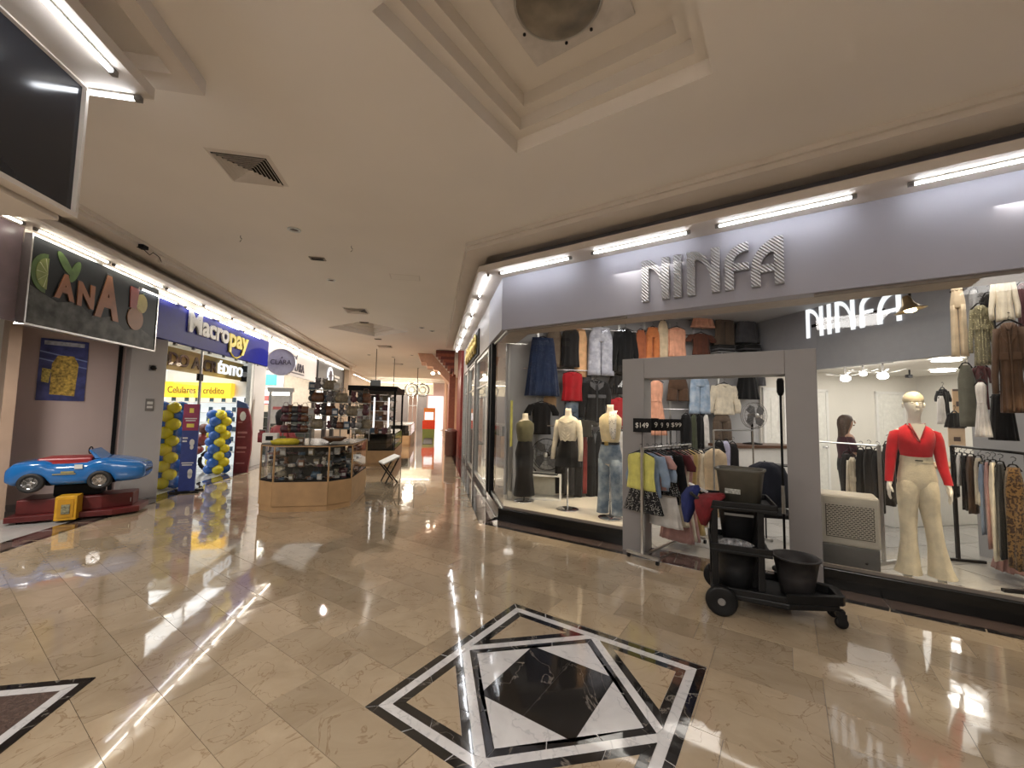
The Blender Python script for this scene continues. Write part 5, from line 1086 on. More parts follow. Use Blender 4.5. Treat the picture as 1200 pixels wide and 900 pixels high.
RK = [(.07,-.06,.46,.42,'tank',c_ylw,'yellow_blouse','lime yellow sleeveless blouse facing out at the front of the rolling rack','blouse',0),
 (.10,-.05,.50,.28,'mini',c_polka,'polka_dot_skirt','black skirt with white dots below the yellow blouse','skirt',-.40),
 (.16,-.03,.50,.50,'shirt',c_blue,'grey_blue_shirt','grey blue shirt just behind the yellow blouse','shirt',0),(.24,.0,.46,.42,'tee',c_dpink,'dusty_red_shirt','dusty red short-sleeved top third on the rolling rack','shirt',0),
 (.31,0,.46,.44,'shirt',cloth((.30,.38,.50)),'light_blue_shirt','light blue shirt with a loose hem on the rolling rack','shirt',0),(.39,.02,.46,.50,'dress',c_polka,'polka_dot_dress','black polka dot dress in the middle of the rolling rack','dress',0),
 (.44,.0,.50,.42,'skirt',c_white,'white_skirt','long white skirt low on the rolling rack','skirt',-.46),(.52,.03,.46,.62,'long',c_blk,'black_blouse','black blouse in the middle of the rolling rack','blouse',0),
 (.58,0,.50,.40,'skirt',c_cream,'cream_skirt','long cream skirt low on the rolling rack','skirt',-.48),(.63,.04,.46,.55,'tee',c_mar,'maroon_blouse','maroon top on the rolling rack before the long dresses','top',0),
 (.72,.04,.42,1.10,'slip',c_dpink,'mauve_dress','long mauve pink dress toward the back of the rolling rack','dress',0),(.80,.05,.42,1.08,'slip',c_cream,'cream_dress','long cream dress toward the back of the rolling rack','dress',0),
 (.88,.06,.42,1.10,'slip',c_pink,'pink_dress','long dusty pink dress near the back end of the rolling rack','dress',0),(.98,.07,.40,1.04,'slip',c_gold,'mustard_dress','long mustard dress near the back end of the rolling rack','dress',0),(1.08,.07,.40,.95,'slip',c_beige,'beige_dress','beige dress last on the rolling rack','dress',0)]
for y, x, w_, h, kd, mt_, nm, lab, ct, dz in RK:
    p = rx0 + rd*y + Vector((rd.y, -rd.x, 0))*x; p.z = 1.20+dz
    garment(kd, w_, h, mt_, nm, lab, ct, p, rang+random.uniform(-.12,.12), g5, dz == 0, D=.03)
# price signs
for x0, x1, y, txt, lab in ((742,763,4.9,'$149','small black price sign reading $149 over the rolling rack'),(763,772,5.2,'9','black price sign edge behind the first one'),(772,778,5.45,'9','black price sign partly hidden, third in the row'),(778,785,5.7,'9','black price sign partly hidden, fourth in the row'),(784.5,801,5.95,'$99','small black price sign reading $99 at the right of the row')):
    y0 = 490 if x0 < 770 else 491; a_ = onB(x0, y0, y); b_ = onB(x1, 507 if x0<760 else 505, y); w_ = b_.x-a_.x; h = a_.z-b_.z
    t = thing('price_sign', lab, 'sign', (a_.x, y, b_.z), RN); MB().box(0,w_,-.004,.004,0,h).build('board', matte_black, t); 
    tw = w_*.72 if '$' in txt else w_*.4
    text('price', txt, tw, h*.42, .002, M('chalk_white', (.7,.68,.62), .5), t, (w_*.14 if '$' in txt else w_*.45,-.0045,h*.27))
    MB().tube([(w_*.5,.006,0),(w_*.5,.006,1.22-b_.z if b_.z > 1.3 else -.1)], .004, 5).build('stem', black_m, t)
# second rail with pale tops behind, through portal
t = thing('back_rack', 'thin black clothes rack inside the portal with beige tops', 'rack', c2n(4.05,4.9,.005), RC+rad(8)); 
for x in (-.35,.35): MB().tube([(x,0,.0),(x,0,1.45)], .012, 6).box(x-.02,x+.02,-.25,.25,0,.03).build('upright', alu, t)
MB().tube([(-.35,0,1.45),(.35,0,1.45)], .012, 6).build('bar', alu, t)
def V(px0, px1, py0, py1, b_, kind, mat, name, lab, cat, grp, D=.04, rot=RN, hanger=True):
    a_ = onB((px0+px1)/2, py0, b_); l_ = onB(px0, (py0+py1)/2, b_); r_ = onB(px1, (py0+py1)/2, b_); d_ = onB((px0+px1)/2, py1, b_)
    return garment(kind, max(.05, r_.x-l_.x), a_.z-d_.z, mat, name, lab, cat, ((l_.x+r_.x)/2, b_, a_.z), rot, grp, hanger, None, D)
g6 = 'tops on the inner rack seen through the portal'
V(815,828,528,600,6.6,'tee',c_cream,'cream_blouse','cream top left of the beige dress on the inner rack','top',g6)
V(822,856,526,605,6.4,'tank',c_beige,'beige_blouse','large beige sleeveless top facing out on the inner rack','top',g6)
V(836,850,518,560,6.9,'drape',c_blk,'black_blouse','black piece behind the beige sleeveless top','top',g6); V(846,856,517,552,6.95,'drape',cloth((.45,.44,.60)),'lilac_blouse','lilac striped piece beside the black one on the inner rack','top',g6); V(852,866,520,555,7.0,'drape',c_blk2,'charcoal_blouse','charcoal piece right of the lilac one','top',g6)
# counter with fan, chair, things inside portal
a_ = onCY(885, 521, 6.5); t = thing('wood_counter', 'brown topped white counter carrying the pedestal fan', 'counter', c2n(a_.x, 6.5, 0.005), RC)
MB().box(-.75,.75,-.3,.3,a_.z-.05,a_.z).build('top', M('dark_brown_wood', (.12,.06,.035), .4), t); MB().box(-.7,.7,-.27,.27,0,a_.z-.05).build('body', white_m, t)
def cage_fan(root, R_, z, mat, n=20):
    cg = MB()
    for yy, rr_ in ((-.05,R_*.98),(.0,R_),(.05,R_*.98)): cg.tube([(rr_*math.cos(q),yy,z+rr_*math.sin(q)) for q in [k*PI/14 for k in range(28)]], .005, 5, True)
    for rr_ in (.35,.65): cg.tube([(R_*rr_*math.cos(q),-.065,z+R_*rr_*math.sin(q)) for q in [k*PI/10 for k in range(20)]], .0025, 4, True)
    for k in range(n): q = 2*PI*k/n; cg.tube([(.04*math.cos(q),-.075,z+.04*math.sin(q)),(R_*.6*math.cos(q),-.07,z+R_*.6*math.sin(q)),(R_*math.cos(q),-.02,z+R_*math.sin(q))], .0022, 4)
    cg.build('cage', mat, root, smooth=True); MB().lathe([(.04,0),(.04,.1),(.03,.13),(.001,.13)], 14).build('motor', mat, root, smooth=True).matrix_local = Matrix.Translation((0,.0,z)) @ Matrix.Rotation(-PI/2,4,'X')
    MB().ell((0,-.075,z),.045,.012,.045,12,6).build('hub_cap', alu, root, smooth=True)
    for k in range(4):
        q = PI/4+k*PI/2; c_, s_ = math.cos(q), math.sin(q); P_ = [(.03,-.03),(R_*.5,-.10),(R_*.88,-.06),(R_*.85,.07),(R_*.4,.05)]
        MB().q([(x*c_-y*s_, -.03+.02*(y*10*.2), z+x*s_+y*c_) for x,y in P_]+[(x*c_-y*s_, -.026+.02*(y*10*.2), z+x*s_+y*c_) for x,y in P_], [(0,1,2,3,4),(9,8,7,6,5),(0,5,6,1),(1,6,7,2),(2,7,8,3),(3,8,9,4),(4,9,5,0)]).build('blade', M('fan_blade', (.10,.10,.105), .4), root)
f_ = onCY(886, 487, 6.45)
t = thing('pedestal_fan', 'grey pedestal fan on the brown counter seen through the portal', 'fan', c2n(f_.x, 6.5, a_.z), RC); cage_fan(t, .24, f_.z-a_.z, grey_pl, 24)
MB().tube([(0,.05,0),(0,.05,f_.z-a_.z-.02)], .02, 8).lathe([(.16,0),(.16,.02),(.03,.04)], 18, (0,.05,0)).build('pole', matte_black, t, smooth=True)
f_ = onZ(640, 586, .16); bx = thing('white_cube', 'open white cube plinth under the black floor fan', 'plinth', (-3.62+.15,6.35,.151), rad(25))
P_ = onB(640, 560, 6.35); bx.location = (P_.x, 6.35, .151)
m = MB(); m.box(-.27,.27,-.2,.2,0,.03).box(-.27,.27,-.2,.2,.40,.43).box(-.27,-.24,-.2,.2,.03,.40).box(.24,.27,-.2,.2,.03,.40).box(-.24,.24,.18,.2,.03,.40); m.build('shell', white_m, bx, bevel=.004); MB().box(-.238,.238,.17,.18,.032,.398).build('inner_back', M('inner_cream', (.7,.66,.55), .5), bx)
t = thing('floor_fan', 'black tilted floor fan standing on the white cube plinth', 'fan', (P_.x+.02, 6.33, .585), rad(10)); cage_fan(t, .28, .33, matte_black, 18)
MB().tube([(-.27,.0,.33),(-.28,.0,.12),(-.24,-.15,.01),(.24,-.15,.01),(.28,.0,.12),(.27,.0,.33)], .012, 6).tube([(-.26,.14,.01),(-.28,0,.12)], .012, 6).tube([(.26,.14,.01),(.28,0,.12)], .012, 6).build('stand', matte_black, t, smooth=True)
# black rod in the portal
t = thing('black_stand_pole', 'slim black pole standing just behind the portal opening', 'pole', (-.045, 5.36, .005), RN); MB().tube([(0,0,.02),(0,0,1.9)], .012, 8).lathe([(.12,0),(.12,.02),(.02,.03)], 16).build('rod', matte_black, t, smooth=True); MB().lathe([(.02,1.88),(.035,1.92),(.035,2.04),(.025,2.07),(.001,2.07)], 14).build('head', matte_black, t, smooth=True); MB().lathe([(.017,.6),(.017,.9)],10).build('sleeve', alu, t)
# ---- torso mannequins in the window
skin_m = M('mannequin_cream', (.74,.66,.54), .35, var=.02)
def torso_stand(name, lab, px, pyb, rot, top_kind, top_m, bot_kind, bot_m, nz=1.70):
    p = onZ(px, pyb, .152); t = thing(name, lab, 'mannequin', p, rot)
    MB().lathe([(.001,0),(.17,0),(.175,.006),(.17,.012),(.001,.014)], 32).build('base_disc', chrome, t, smooth=True); MB().tube([(0,0,.01),(0,0,1.0)], .012, 10).build('pole', chrome, t, smooth=True)
    h = nz-.15
    b_ = MB(); b_.loft([el(24,0,0,z*h/1.55,rx,ry,0,3,0,.95) for z,rx,ry in ((.70,.03,.03),(.74,.14,.10),(.85,.165,.115),(.95,.135,.095),(1.03,.115,.085),(1.15,.135,.10),(1.27,.155,.105),(1.36,.165,.085),(1.41,.12,.065),(1.44,.055,.055),(1.50,.048,.05),(1.55,.046,.048))])
    b_.build('torso', skin_m, t, smooth=True)
    k = h/1.55; T = MB()
    if top_kind:
        T.loft([el(30,0,0,z*k,rx,ry,rp,7,z*9,.9) for z,rx,ry,rp in ((.98,.112,.084,0),(1.03,.120,.090,0),(1.08,.135,.108,.02),(1.16,.148,.116,.02),(1.27,.166,.120,.01),(1.36,.172,.098,0),(1.405,.125,.075,0),(1.425,.08,.066,0))], False, False)
        if top_kind == 'long':
            for sg in (-1,1): T.loft([el(14,sg*x,y,z*k,r,r) for x,y,z,r in ((.155,0,1.37,.052),(.185,-.005,1.25,.050),(.205,-.01,1.08,.044),(.222,-.04,.92,.038),(.23,-.07,.76,.034))])
            for i in range(6): T.tube([(-.11+.01*i,-.085-.004*i,(1.36-.05*i)*k),(0,-.125,(1.32-.055*i)*k),(.11-.01*i,-.085-.004*i,(1.36-.05*i)*k)], .006, 6)
        T.build('blouse', top_m, t, smooth=True)
    if bot_kind == 'mini': MB().loft([el(32,0,0,z*k,rx,ry,.04,9,0,.9) for z,rx,ry in ((1.06,.124,.098),(1.0,.136,.108),(.85,.185,.135),(.66,.215,.15))], False, True).build('skirt', bot_m, t, smooth=True)
    if bot_kind == 'maxi': MB().loft([el(32,0,0,z*k,rx,ry,.05,8,0,.9) for z,rx,ry in ((1.06,.125,.098),(.98,.14,.11),(.85,.17,.13),(.45,.15,.12),(.10,.19,.15))], False, True).build('skirt', bot_m, t, smooth=True)
    if bot_kind == 'jeans':
        J = MB(); J.loft([el(32,0,0,z*k,rx,ry) for z,rx,ry in ((1.03,.135,.10),(.98,.145,.11),(.86,.175,.13),(.78,.178,.125),(.74,.17,.11))])
        for sg in (-1,1): J.loft([el(20,sg*x,0,z*k,rx,ry,.04,5,z*8) for x,z,rx,ry in ((.085,.80,.09,.115),(.095,.6,.085,.095),(.105,.4,.078,.08),(.115,.15,.085,.085),(.12,.06,.088,.088))])
        J.build('jeans', bot_m, t, smooth=True); MB().loft([el(32,0,0,z*k,.14,.108) for z in (1.0,1.035)], False, False).build('belt', black_m, t, smooth=True); MB().box(-.03,.03,-.125,-.105,.99*k,1.045*k).build('buckle', M('brass', (.6,.45,.15), .3, 1), t, bevel=.006)
    return t, k
torso_stand('torso_mannequin', 'leftmost torso mannequin with a long black skirt seen from the side', 614, 587, rad(70), 'tank', cloth((.12,.11,.06)), 'maxi', c_blk, 1.63)
torso_stand('torso_mannequin', 'torso mannequin with cream draped long-sleeved blouse and black miniskirt', 665, 597, rad(5), 'long', c_cream, 'mini', c_blk, 1.72)
t, k = torso_stand('torso_mannequin', 'torso mannequin with blue jeans, belt and a spotted scarf over one shoulder', 715, 607, rad(-8), 'tank', cloth((.74,.62,.38)), 'jeans', c_jean, 1.78)
MB().loft([el(12,x,y,z*k,r,.03,.2,3,z*20) for x,y,z,r in ((.05,.04,1.47,.05),(.08,-.07,1.44,.06),(.10,-.12,1.33,.06),(.11,-.135,1.18,.05),(.12,-.13,1.08,.02))]).build('spotted_scarf', cloth((.75,.70,.62), 'dots', (.03,.03,.03), 40), t, smooth=True)
w9 = thing('window_mirror', 'narrow lit vertical strip at the left corner of the display window', 'mirror', c2n(1.35,7.0,.152), RC); MB().box(-.04,.04,-.02,.02,0,1.7).build('strip', alu, w9); MB().box(-.02,.02,-.03,-.02,.9,1.7).build('yellow_edge', c_ylw, w9)
# bell lamp
t = thing('bell_lamp', 'brass bell-shaped spot lamp hanging just inside the right window', 'lamp', (1.05, 5.5, 2.90), RN)
MB().tube([(0,0,.0),(0,0,-.06)], .012, 8).build('stem', matte_black, t); sh_o = MB().lathe([(.02,0),(.03,-.02),(.04,-.07),(.07,-.11),(.105,-.13),(.10,-.13),(.06,-.105),(.03,-.06),(.015,-.01)], 24).build('shade', M('aged_brass', (.35,.28,.18), .3, .8), t, smooth=True); sh_o.matrix_local = Matrix.Translation((-.03,0,-.02)) @ Matrix.Rotation(rad(-12),4,'Y') @ Matrix.Scale(1.2,4)
MB().ell((.0,0,-.165),.05,.05,.025,12,6).build('bulb', EM('warm_bulb', (1,.75,.4), 14), t, smooth=True)
# ceiling lights in back room
p0, p1 = onCY(973, 431, 6.6), onCY(1045, 425, 6.6)
t = thing('track_light_bar', 'dark ceiling track with three finned lamps in the back room', 'lamp', c2n(0, 0, 0), RC); 
pa, pb = onZ(974, 432, 2.6), onZ(1046, 425, 2.6); ca, cb = n2c(pa), n2c(pb)
t.location = c2n(ca.x, ca.y, 2.6); dv = cb-ca; t.rotation_euler = (0,0,RC+math.atan2(dv.y,dv.x)); LL = dv.length
MB().box(0,LL,-.02,.02,0,.03).build('track', grey_pl, t)
for f_, sc_ in ((.25,1),(.55,.7),(.85,1)):
    x = LL*f_; MB().tube([(x,0,0),(x,0,-.16*sc_)], .015, 6).build('arm', grey_pl, t); MB().ell((x,0,-.21*sc_),.08*sc_,.08*sc_,.06*sc_,12,8).build('bulb', EM('white_bulb', (1,.97,.93), 9), t, smooth=True)
    for k in range(6): q = k*PI/3+.3; MB().q([(x+.08*math.cos(q),.08*math.sin(q),-.16*sc_),(x+.30*sc_*math.cos(q-.12),.30*sc_*math.sin(q-.12),-.12*sc_),(x+.30*sc_*math.cos(q+.12),.30*sc_*math.sin(q+.12),-.12*sc_),(x+.30*sc_*math.cos(q),.30*sc_*math.sin(q),-.11*sc_)], [(0,1,2),(0,2,3),(0,3,1),(1,3,2)]).build('fin', white_m, t)
for px, py, lab in ((1105,434,'oval glowing ceiling light low in the back room'),(1109,421.5,'oval glowing ceiling light near the bulkhead edge')):
    p = onZ(px, py, 2.61); t = thing('disc_ceiling_light', lab, 'light', p, RC); MB().lathe([(.17,0),(.17,-.02),(.001,-.025)], 24).build('diffuser', EM('disc_glow', (1,.97,.92), 7), t, smooth=True); MB().lathe([(.19,.0),(.19,-.015),(.17,-.015)], 24).build('rim', white_m, t, smooth=True)
t = thing('ceiling_camera', 'tiny dark camera under the back room ceiling', 'camera', n2c(Vector((0,0,0))), RC); t.location = onZ(1066, 441, 2.5); MB().box(-.07,.03,-.03,.03,-.03,.03).box(-.01,.01,-.01,.01,.03,.13).build('body', matte_black, t)
# ---- air cooler
t = thing('air_cooler', 'beige portable air cooler with grille front and grey tank behind the right window', 'cooler', (.505, 5.50, .005), RN)
wht = M('cooler_beige', (.40,.37,.32), .5, var=.05)
MB().box(-.235,.235,-.14,.20,.36,.86).build('body', wht, t, bevel=.02); MB().box(-.225,.225,-.13,.19,.04,.36).build('water_tank', M('cooler_grey', (.09,.085,.08), .45), t, bevel=.01)
MB().box(-.19,.19,-.152,-.138,.44,.76).build('grille_frame', M('cooler_dark', (.03,.025,.018), .7), t)
for k in range(17): MB().box(-.185,.185,-.162,-.15,.449+k*.0185,.456+k*.0185).build('grille_slat', wht, t)
gm = MB()
for k in range(17):
    for j in range(12): x = -.18+j*.032+(k%2)*.016; gm.box(x,x+.007,-.160,-.150,.456+k*.0185,.4675+k*.0185)
gm.build('grille_bridges', wht, t)
MB().box(-.20,.20,-.145,-.139,.79,.84).build('control_strip', M('cooler_strip', (.42,.39,.33), .4), t); MB().lathe([(.012,0),(.012,.012),(.001,.012)], 12).build('valve', chrome, t).matrix_local = Matrix.Translation((.12,-.13,.22)) @ Matrix.Rotation(PI/2,4,'X')
for x in (-.19,.19): MB().box(x-.02,x+.02,-.1,.15,0,.04).build('caster', matte_black, t)
pc_ = onB(905, 575, 6.0)
t = thing('padded_chair', 'black chair draped with a navy jacket behind the cart inside the portal', 'chair', (pc_.x, 6.0, .005), rad(20))
MB().box(-.22,.22,-.2,.22,.44,.50).build('seat', black_m, t, bevel=.02); MB().box(-.20,.20,.18,.23,.60,.98).build('backrest', black_m, t, bevel=.02)
for x, y in ((-.19,-.17),(.19,-.17),(-.19,.2),(.19,.2)): MB().tube([(x,y,0),(x*.95,y,.45 if y < 0 else .95)], .012, 6).build('leg', alu, t)
o = MB().loft([el(26,0,y,z,rx,ry,.2,7,z*9) for y,z,rx,ry in ((.16,.52,.25,.12),(.18,.70,.27,.12),(.20,.88,.25,.12),(.20,1.0,.20,.10),(.20,1.06,.08,.06))]).build('navy_jacket', cloth((.010,.012,.022)), None, smooth=True); o.location = (pc_.x, 6.0, .008); o.rotation_euler = (0,0,rad(20)); tag(o, 'navy jacket thrown over the black chair behind the cart', 'jacket')
t = thing('wire_shelf', 'low black wire shelf inside the portal right of the chair', 'shelf', (onB(918,590,6.5).x, 6.5, .005), RN)
for x in (-.2,.25): MB().tube([(x,0,0),(x,0,1.05)], .01, 6).build('post', black_m, t)
for z in (.35,.68,1.0): MB().box(-.22,.27,-.12,.12,z,z+.015).build('shelf', black_m, t)
# ================================================================== CLEANING CART
ang = math.atan2(.2, 1)*.9
t = thing('janitor_cart', 'black janitor cart with two big rear wheels and a low front deck', 'cart', (-.55, 4.15, 0), ang); pb_ = plastic_black
MB().prism([(-.05,-.25),(.50,-.27),(.86,-.12),(.88,.12),(.50,.27),(-.05,.25)], .13, .18).build('deck', pb_, t, bevel=.012)
MB().prism([(.48,-.27),(.88,-.13),(.90,-.10),(.90,.10),(.88,.13),(.48,.27),(.48,.24),(.84,.09),(.84,-.09),(.48,-.24)], .18, .25).box(-.06,.48,-.27,-.24,.18,.23).box(-.06,.48,.24,.27,.18,.23).build('deck_rim', pb_, t, bevel=.006)
for x, y in ((-.02,-.22),(.32,-.22),(-.02,.22),(.32,.22)): MB().box(x-.025,x+.025,y-.02,y+.02,.16,.88).build('post', pb_, t, bevel=.006)
MB().box(.27,.37,-.05,.26,.18,.86).build('rear_panel', pb_, t, bevel=.008)
MB().box(-.06,.40,-.25,.25,.50,.525).box(-.06,.40,-.25,-.235,.525,.57).box(-.06,.40,.235,.25,.525,.57).box(-.06,-.045,-.25,.25,.525,.57).build('middle_tray', pb_, t, bevel=.004)
MB().box(-.10,.44,-.26,.26,.86,.885).box(-.10,.44,-.26,-.245,.885,.93).box(-.10,.44,.245,.26,.885,.93).box(.425,.44,-.26,.26,.885,.93).build('top_tray', pb_, t, bevel=.006)
MB().tube([(-.04,-.2,.86),(-.16,-.2,.93),(-.2,-.15,.95),(-.2,.15,.95),(-.16,.2,.93),(-.04,.2,.86)], .014, 8).build('push_handle', pb_, t, smooth=True)
for y in (-.29,.29):
    w_ = MB().lathe([(.03,-.025),(.10,-.028),(.118,-.02),(.122,0),(.118,.02),(.10,.028),(.03,.025)], 28).build('big_wheel', pb_, t, smooth=True); w_.matrix_local = Matrix.Translation((.02,y,.122)) @ Matrix.Rotation(PI/2,4,'X')
    MB().lathe([(.03,-.03),(.025,-.035),(.001,-.035)], 12).lathe([(.03,.03),(.025,.035),(.001,.035)], 12).build('hub', grey_pl, w_)
MB().tube([(.02,-.28,.122),(.02,.28,.122)], .015, 8).build('axle', alu, t)
for y in (-.10,.10):
    MB().box(.83,.89,y-.03,y+.03,.10,.14).box(.84,.90,y-.028,y-.022,.04,.12).box(.84,.90,y+.022,y+.028,.04,.12).build('fork', pb_, t)
    w_ = MB().lathe([(.01,-.015),(.042,-.016),(.046,0),(.042,.016),(.01,.015)], 20).build('caster', pb_, t, smooth=True); w_.matrix_local = Matrix.Translation((.87,y,.046)) @ Matrix.Rotation(PI/2,4,'X')
def cartloc(x, y, z): return Vector((-.55+x*math.cos(ang)-y*math.sin(ang), 4.15+x*math.sin(ang)+y*math.cos(ang), z))
def bucket(name, lab, loc, r0_, r1_, h, mat, handle=True, sx=1, sy=1, rot=0):
    t = thing(name, lab, 'bucket', loc, rot)
    MB().lathe([(.001,0),(r0_,0),(r0_+(r1_-r0_)*.5,h*.5),(r1_,h),(r1_+.014,h),(r1_+.014,h+.012),(r1_-.004,h+.012),(r0_+(r1_-r0_)*.5-.006,h*.5),(r0_-.006,.008),(.001,.008)], 30, (0,0,0), sx, sy).build('pail', mat, t, smooth=True)
    if handle: MB().tube([((r1_+.012)*sx*math.cos(q),(r1_+.012)*sy*math.sin(q)*.98,h-.005-.03*abs(math.cos(q))) for q in [k*PI/10 for k in range(11)]], .004, 5).build('wire_handle', alu, t, smooth=True)
    return t
b_ = bucket('grey_bucket', 'dark grey bucket on the front deck of the janitor cart', cartloc(.60,.0,.181), .115, .165, .29, M('bucket_grey', (.032,.029,.029), .45, var=.25, spec=.3))
MB().lathe([(.12,.20),(.001,.205)], 20).build('dirty_water', M('dirty_water', (.05,.03,.02), .1), b_)
bucket('black_tall_bucket', 'tall dark bucket between the lower posts of the janitor cart', cartloc(.15,0,.181), .13, .165, .30, M('bucket_charcoal', (.02,.02,.021), .4, var=.3, spec=.3), True)
t = thing('utility_bin', 'olive grey rounded rectangular bin on top of the janitor cart', 'bin', cartloc(.20,.0,.886), ang+rad(-14)); om = M('bin_olive_grey', (.075,.068,.052), .45, var=.15)
MB().loft([el(32,0,0,z,rx,ry,0,3,0,.45) for z,rx,ry in ((0,.15,.12),(.27,.18,.14),(.285,.195,.155),(.30,.195,.155),(.30,.18,.14),(.27,.175,.135),(.01,.145,.115))], True, True).build('bin_body', om, t, smooth=True); MB().box(-.10,.02,-.140,-.125,.09,.13).build('faded_mark', M('faded_print', (.3,.3,.27), .5, var=.6, scale=60), t)
t = thing('black_waste_bin', 'black tapered waste bin hanging inside the cart under the top tray', 'bin', cartloc(.17,.0,.526), ang)
MB().loft([el(24,0,0,z,rx,ry,0,3,0,.5) for z,rx,ry in ((0,.11,.11),(.30,.15,.15),(.31,.16,.16),(.325,.16,.16),(.31,.14,.14),(.01,.10,.10))]).build('bin_body', black_m, t, smooth=True); MB().box(-.11,.11,-.162,-.155,.27,.29).build('rim_strip', grey_pl, t)
cr_ = M('cloth_mop_red', (.15,.008,.012), .85, var=.3, scale=14, bump=.4, bscale=40); cb_ = M('cloth_mop_blue', (.012,.02,.11), .85, var=.3, scale=14, bump=.4, bscale=40)
def rag(name, lab, pts, r, mat, loc, rot=0):
    t = thing(name, lab, 'cloth', loc, rot); rs = [el(18,x,y,z,rx,ry,.25,5,i*1.1) for i,(x,y,z,rx,ry) in enumerate(pts)]; MB().loft(rs).build('folded_cloth', mat, t, smooth=True); MB().loft([el(14,x+.02,y-.02,z+.012,rx*.5,ry*.5,.3,4,i) for i,(x,y,z,rx,ry) in enumerate(pts[1:])]).build('loose_fold', mat, t, smooth=True); return t
rag('red_rag', 'red rag hanging over the rear end of the cart top', [(-.02,-.05,-.20,.03,.06),(-.02,-.05,-.10,.07,.10),(.0,-.04,0,.10,.13),(.05,-.03,.05,.10,.11),(.10,-.02,.065,.05,.06)], 0, cr_, cartloc(-.08,-.12,.90), ang)
rag('blue_rag', 'blue rag hanging beside the red rag on the cart handle', [(-.04,0,-.26,.025,.04),(-.03,0,-.14,.06,.08),(-.02,.0,-.02,.07,.10),(.02,0,.05,.06,.08),(.03,0,.07,.03,.04)], 0, cb_, cartloc(-.20,-.02,.93), ang)
t = thing('crumpled_foil', 'crumpled clear plastic bag on the middle tray of the cart', 'bag', cartloc(.14,-.13,.527), ang); MB().loft([el(26,0,0,z,rx,ry,.35,9,z*50) for z,rx,ry in ((0,.13,.08),(.03,.14,.09),(.06,.09,.05),(.07,.02,.01))]).build('crumple', M('clear_film', (.35,.35,.36), .15, .3, .5, 40, .9, 60), t)
t = thing('squeegee_handle', 'white tipped handle sticking out of the cart top', 'tool', cartloc(-.12,.05,.96), ang); MB().tube([(-.10,0,.05),(.06,0,-.02)], .012, 8).build('grip', white_m, t, smooth=True); MB().tube([(.06,0,-.02),(.2,0,-.06)], .008, 8).build('shaft', black_m, t)
# ================================================================== FIGURES
def figure(name, J, E_, mat, parent, sub=2):
    """one continuous body: J {joint: (x,y,z,r) or (x,y,z,rx,ry)}, E_ list of joint chains; root first"""
    names = list(J); idx = {k:i for i,k in enumerate(names)}
    me = bpy.data.meshes.new(name); ed = []
    for ch in E_: ed += [(idx[a_], idx[b_]) for a_, b_ in zip(ch, ch[1:])]
    me.from_pydata([J[k][:3] for k in names], ed, [])
    o = bpy.data.objects.new(name, me); C.objects.link(o)
    sk = o.modifiers.new('skin', 'SKIN'); sk.use_smooth_shade = True; sk.branch_smoothing = .3
    for i, k in enumerate(names):
        v = me.skin_vertices[0].data[i]; r = J[k][3:]; v.radius = (r[0], r[-1]); v.use_root = (i == 0)
    ss = o.modifiers.new('sub', 'SUBSURF'); ss.levels = sub; ss.render_levels = sub
    dg = bpy.context.evaluated_depsgraph_get(); m2 = bpy.data.meshes.new_from_object(o.evaluated_get(dg))
    bpy.data.objects.remove(o); m2.materials.clear(); m2.materials.append(mat); m2.name = name
    for p in m2.polygons: p.use_smooth = True
    ob = bpy.data.objects.new(name, m2); C.objects.link(ob); ob.parent = parent; return ob
def hand(J, E_, pre, wrist, d, side, curl=.35):
    """palm and five fingers from wrist along direction d (unit), palm plane contains d and fwd"""
    d = Vector(d).normalized(); f = Vector((0,-1,0)); f = (f - d*f.dot(d)).normalized(); n_ = d.cross(f)*side
    w_ = Vector(wrist); palm = w_ + d*.075; J[pre+'palm'] = (*palm, .019, .034)
    E_.append([pre+'wrist', pre+'palm'])
    for k, (off, ln, r) in enumerate(((.026,.070,.0085),(.009,.080,.0088),(-.009,.074,.0085),(-.026,.058,.0078))):
        b0 = palm + f*off*1.0 + d*.02; b1 = b0 + d*ln*.5 + n_*ln*.10*curl; b2 = b0 + d*ln*.92 + n_*ln*.55*curl
        for q, p in (('a',b0),('b',b1),('c',b2)): J['%sf%d%s' % (pre,k,q)] = (*p, r if q != 'c' else r*.8)
        E_.append([pre+'palm', '%sf%da' % (pre,k), '%sf%db' % (pre,k), '%sf%dc' % (pre,k)])
    t0 = w_ + d*.035 + f*.030; t1 = t0 + d*.030 + f*.022 + n_*.010; t2 = t1 + d*.030 + f*.006 + n_*.008
    for q, p, r in (('a',t0,.011),('b',t1,.010),('c',t2,.008)): J[pre+'t'+q] = (*p, r)
    E_.append([pre+'wrist', pre+'ta', pre+'tb', pre+'tc'])
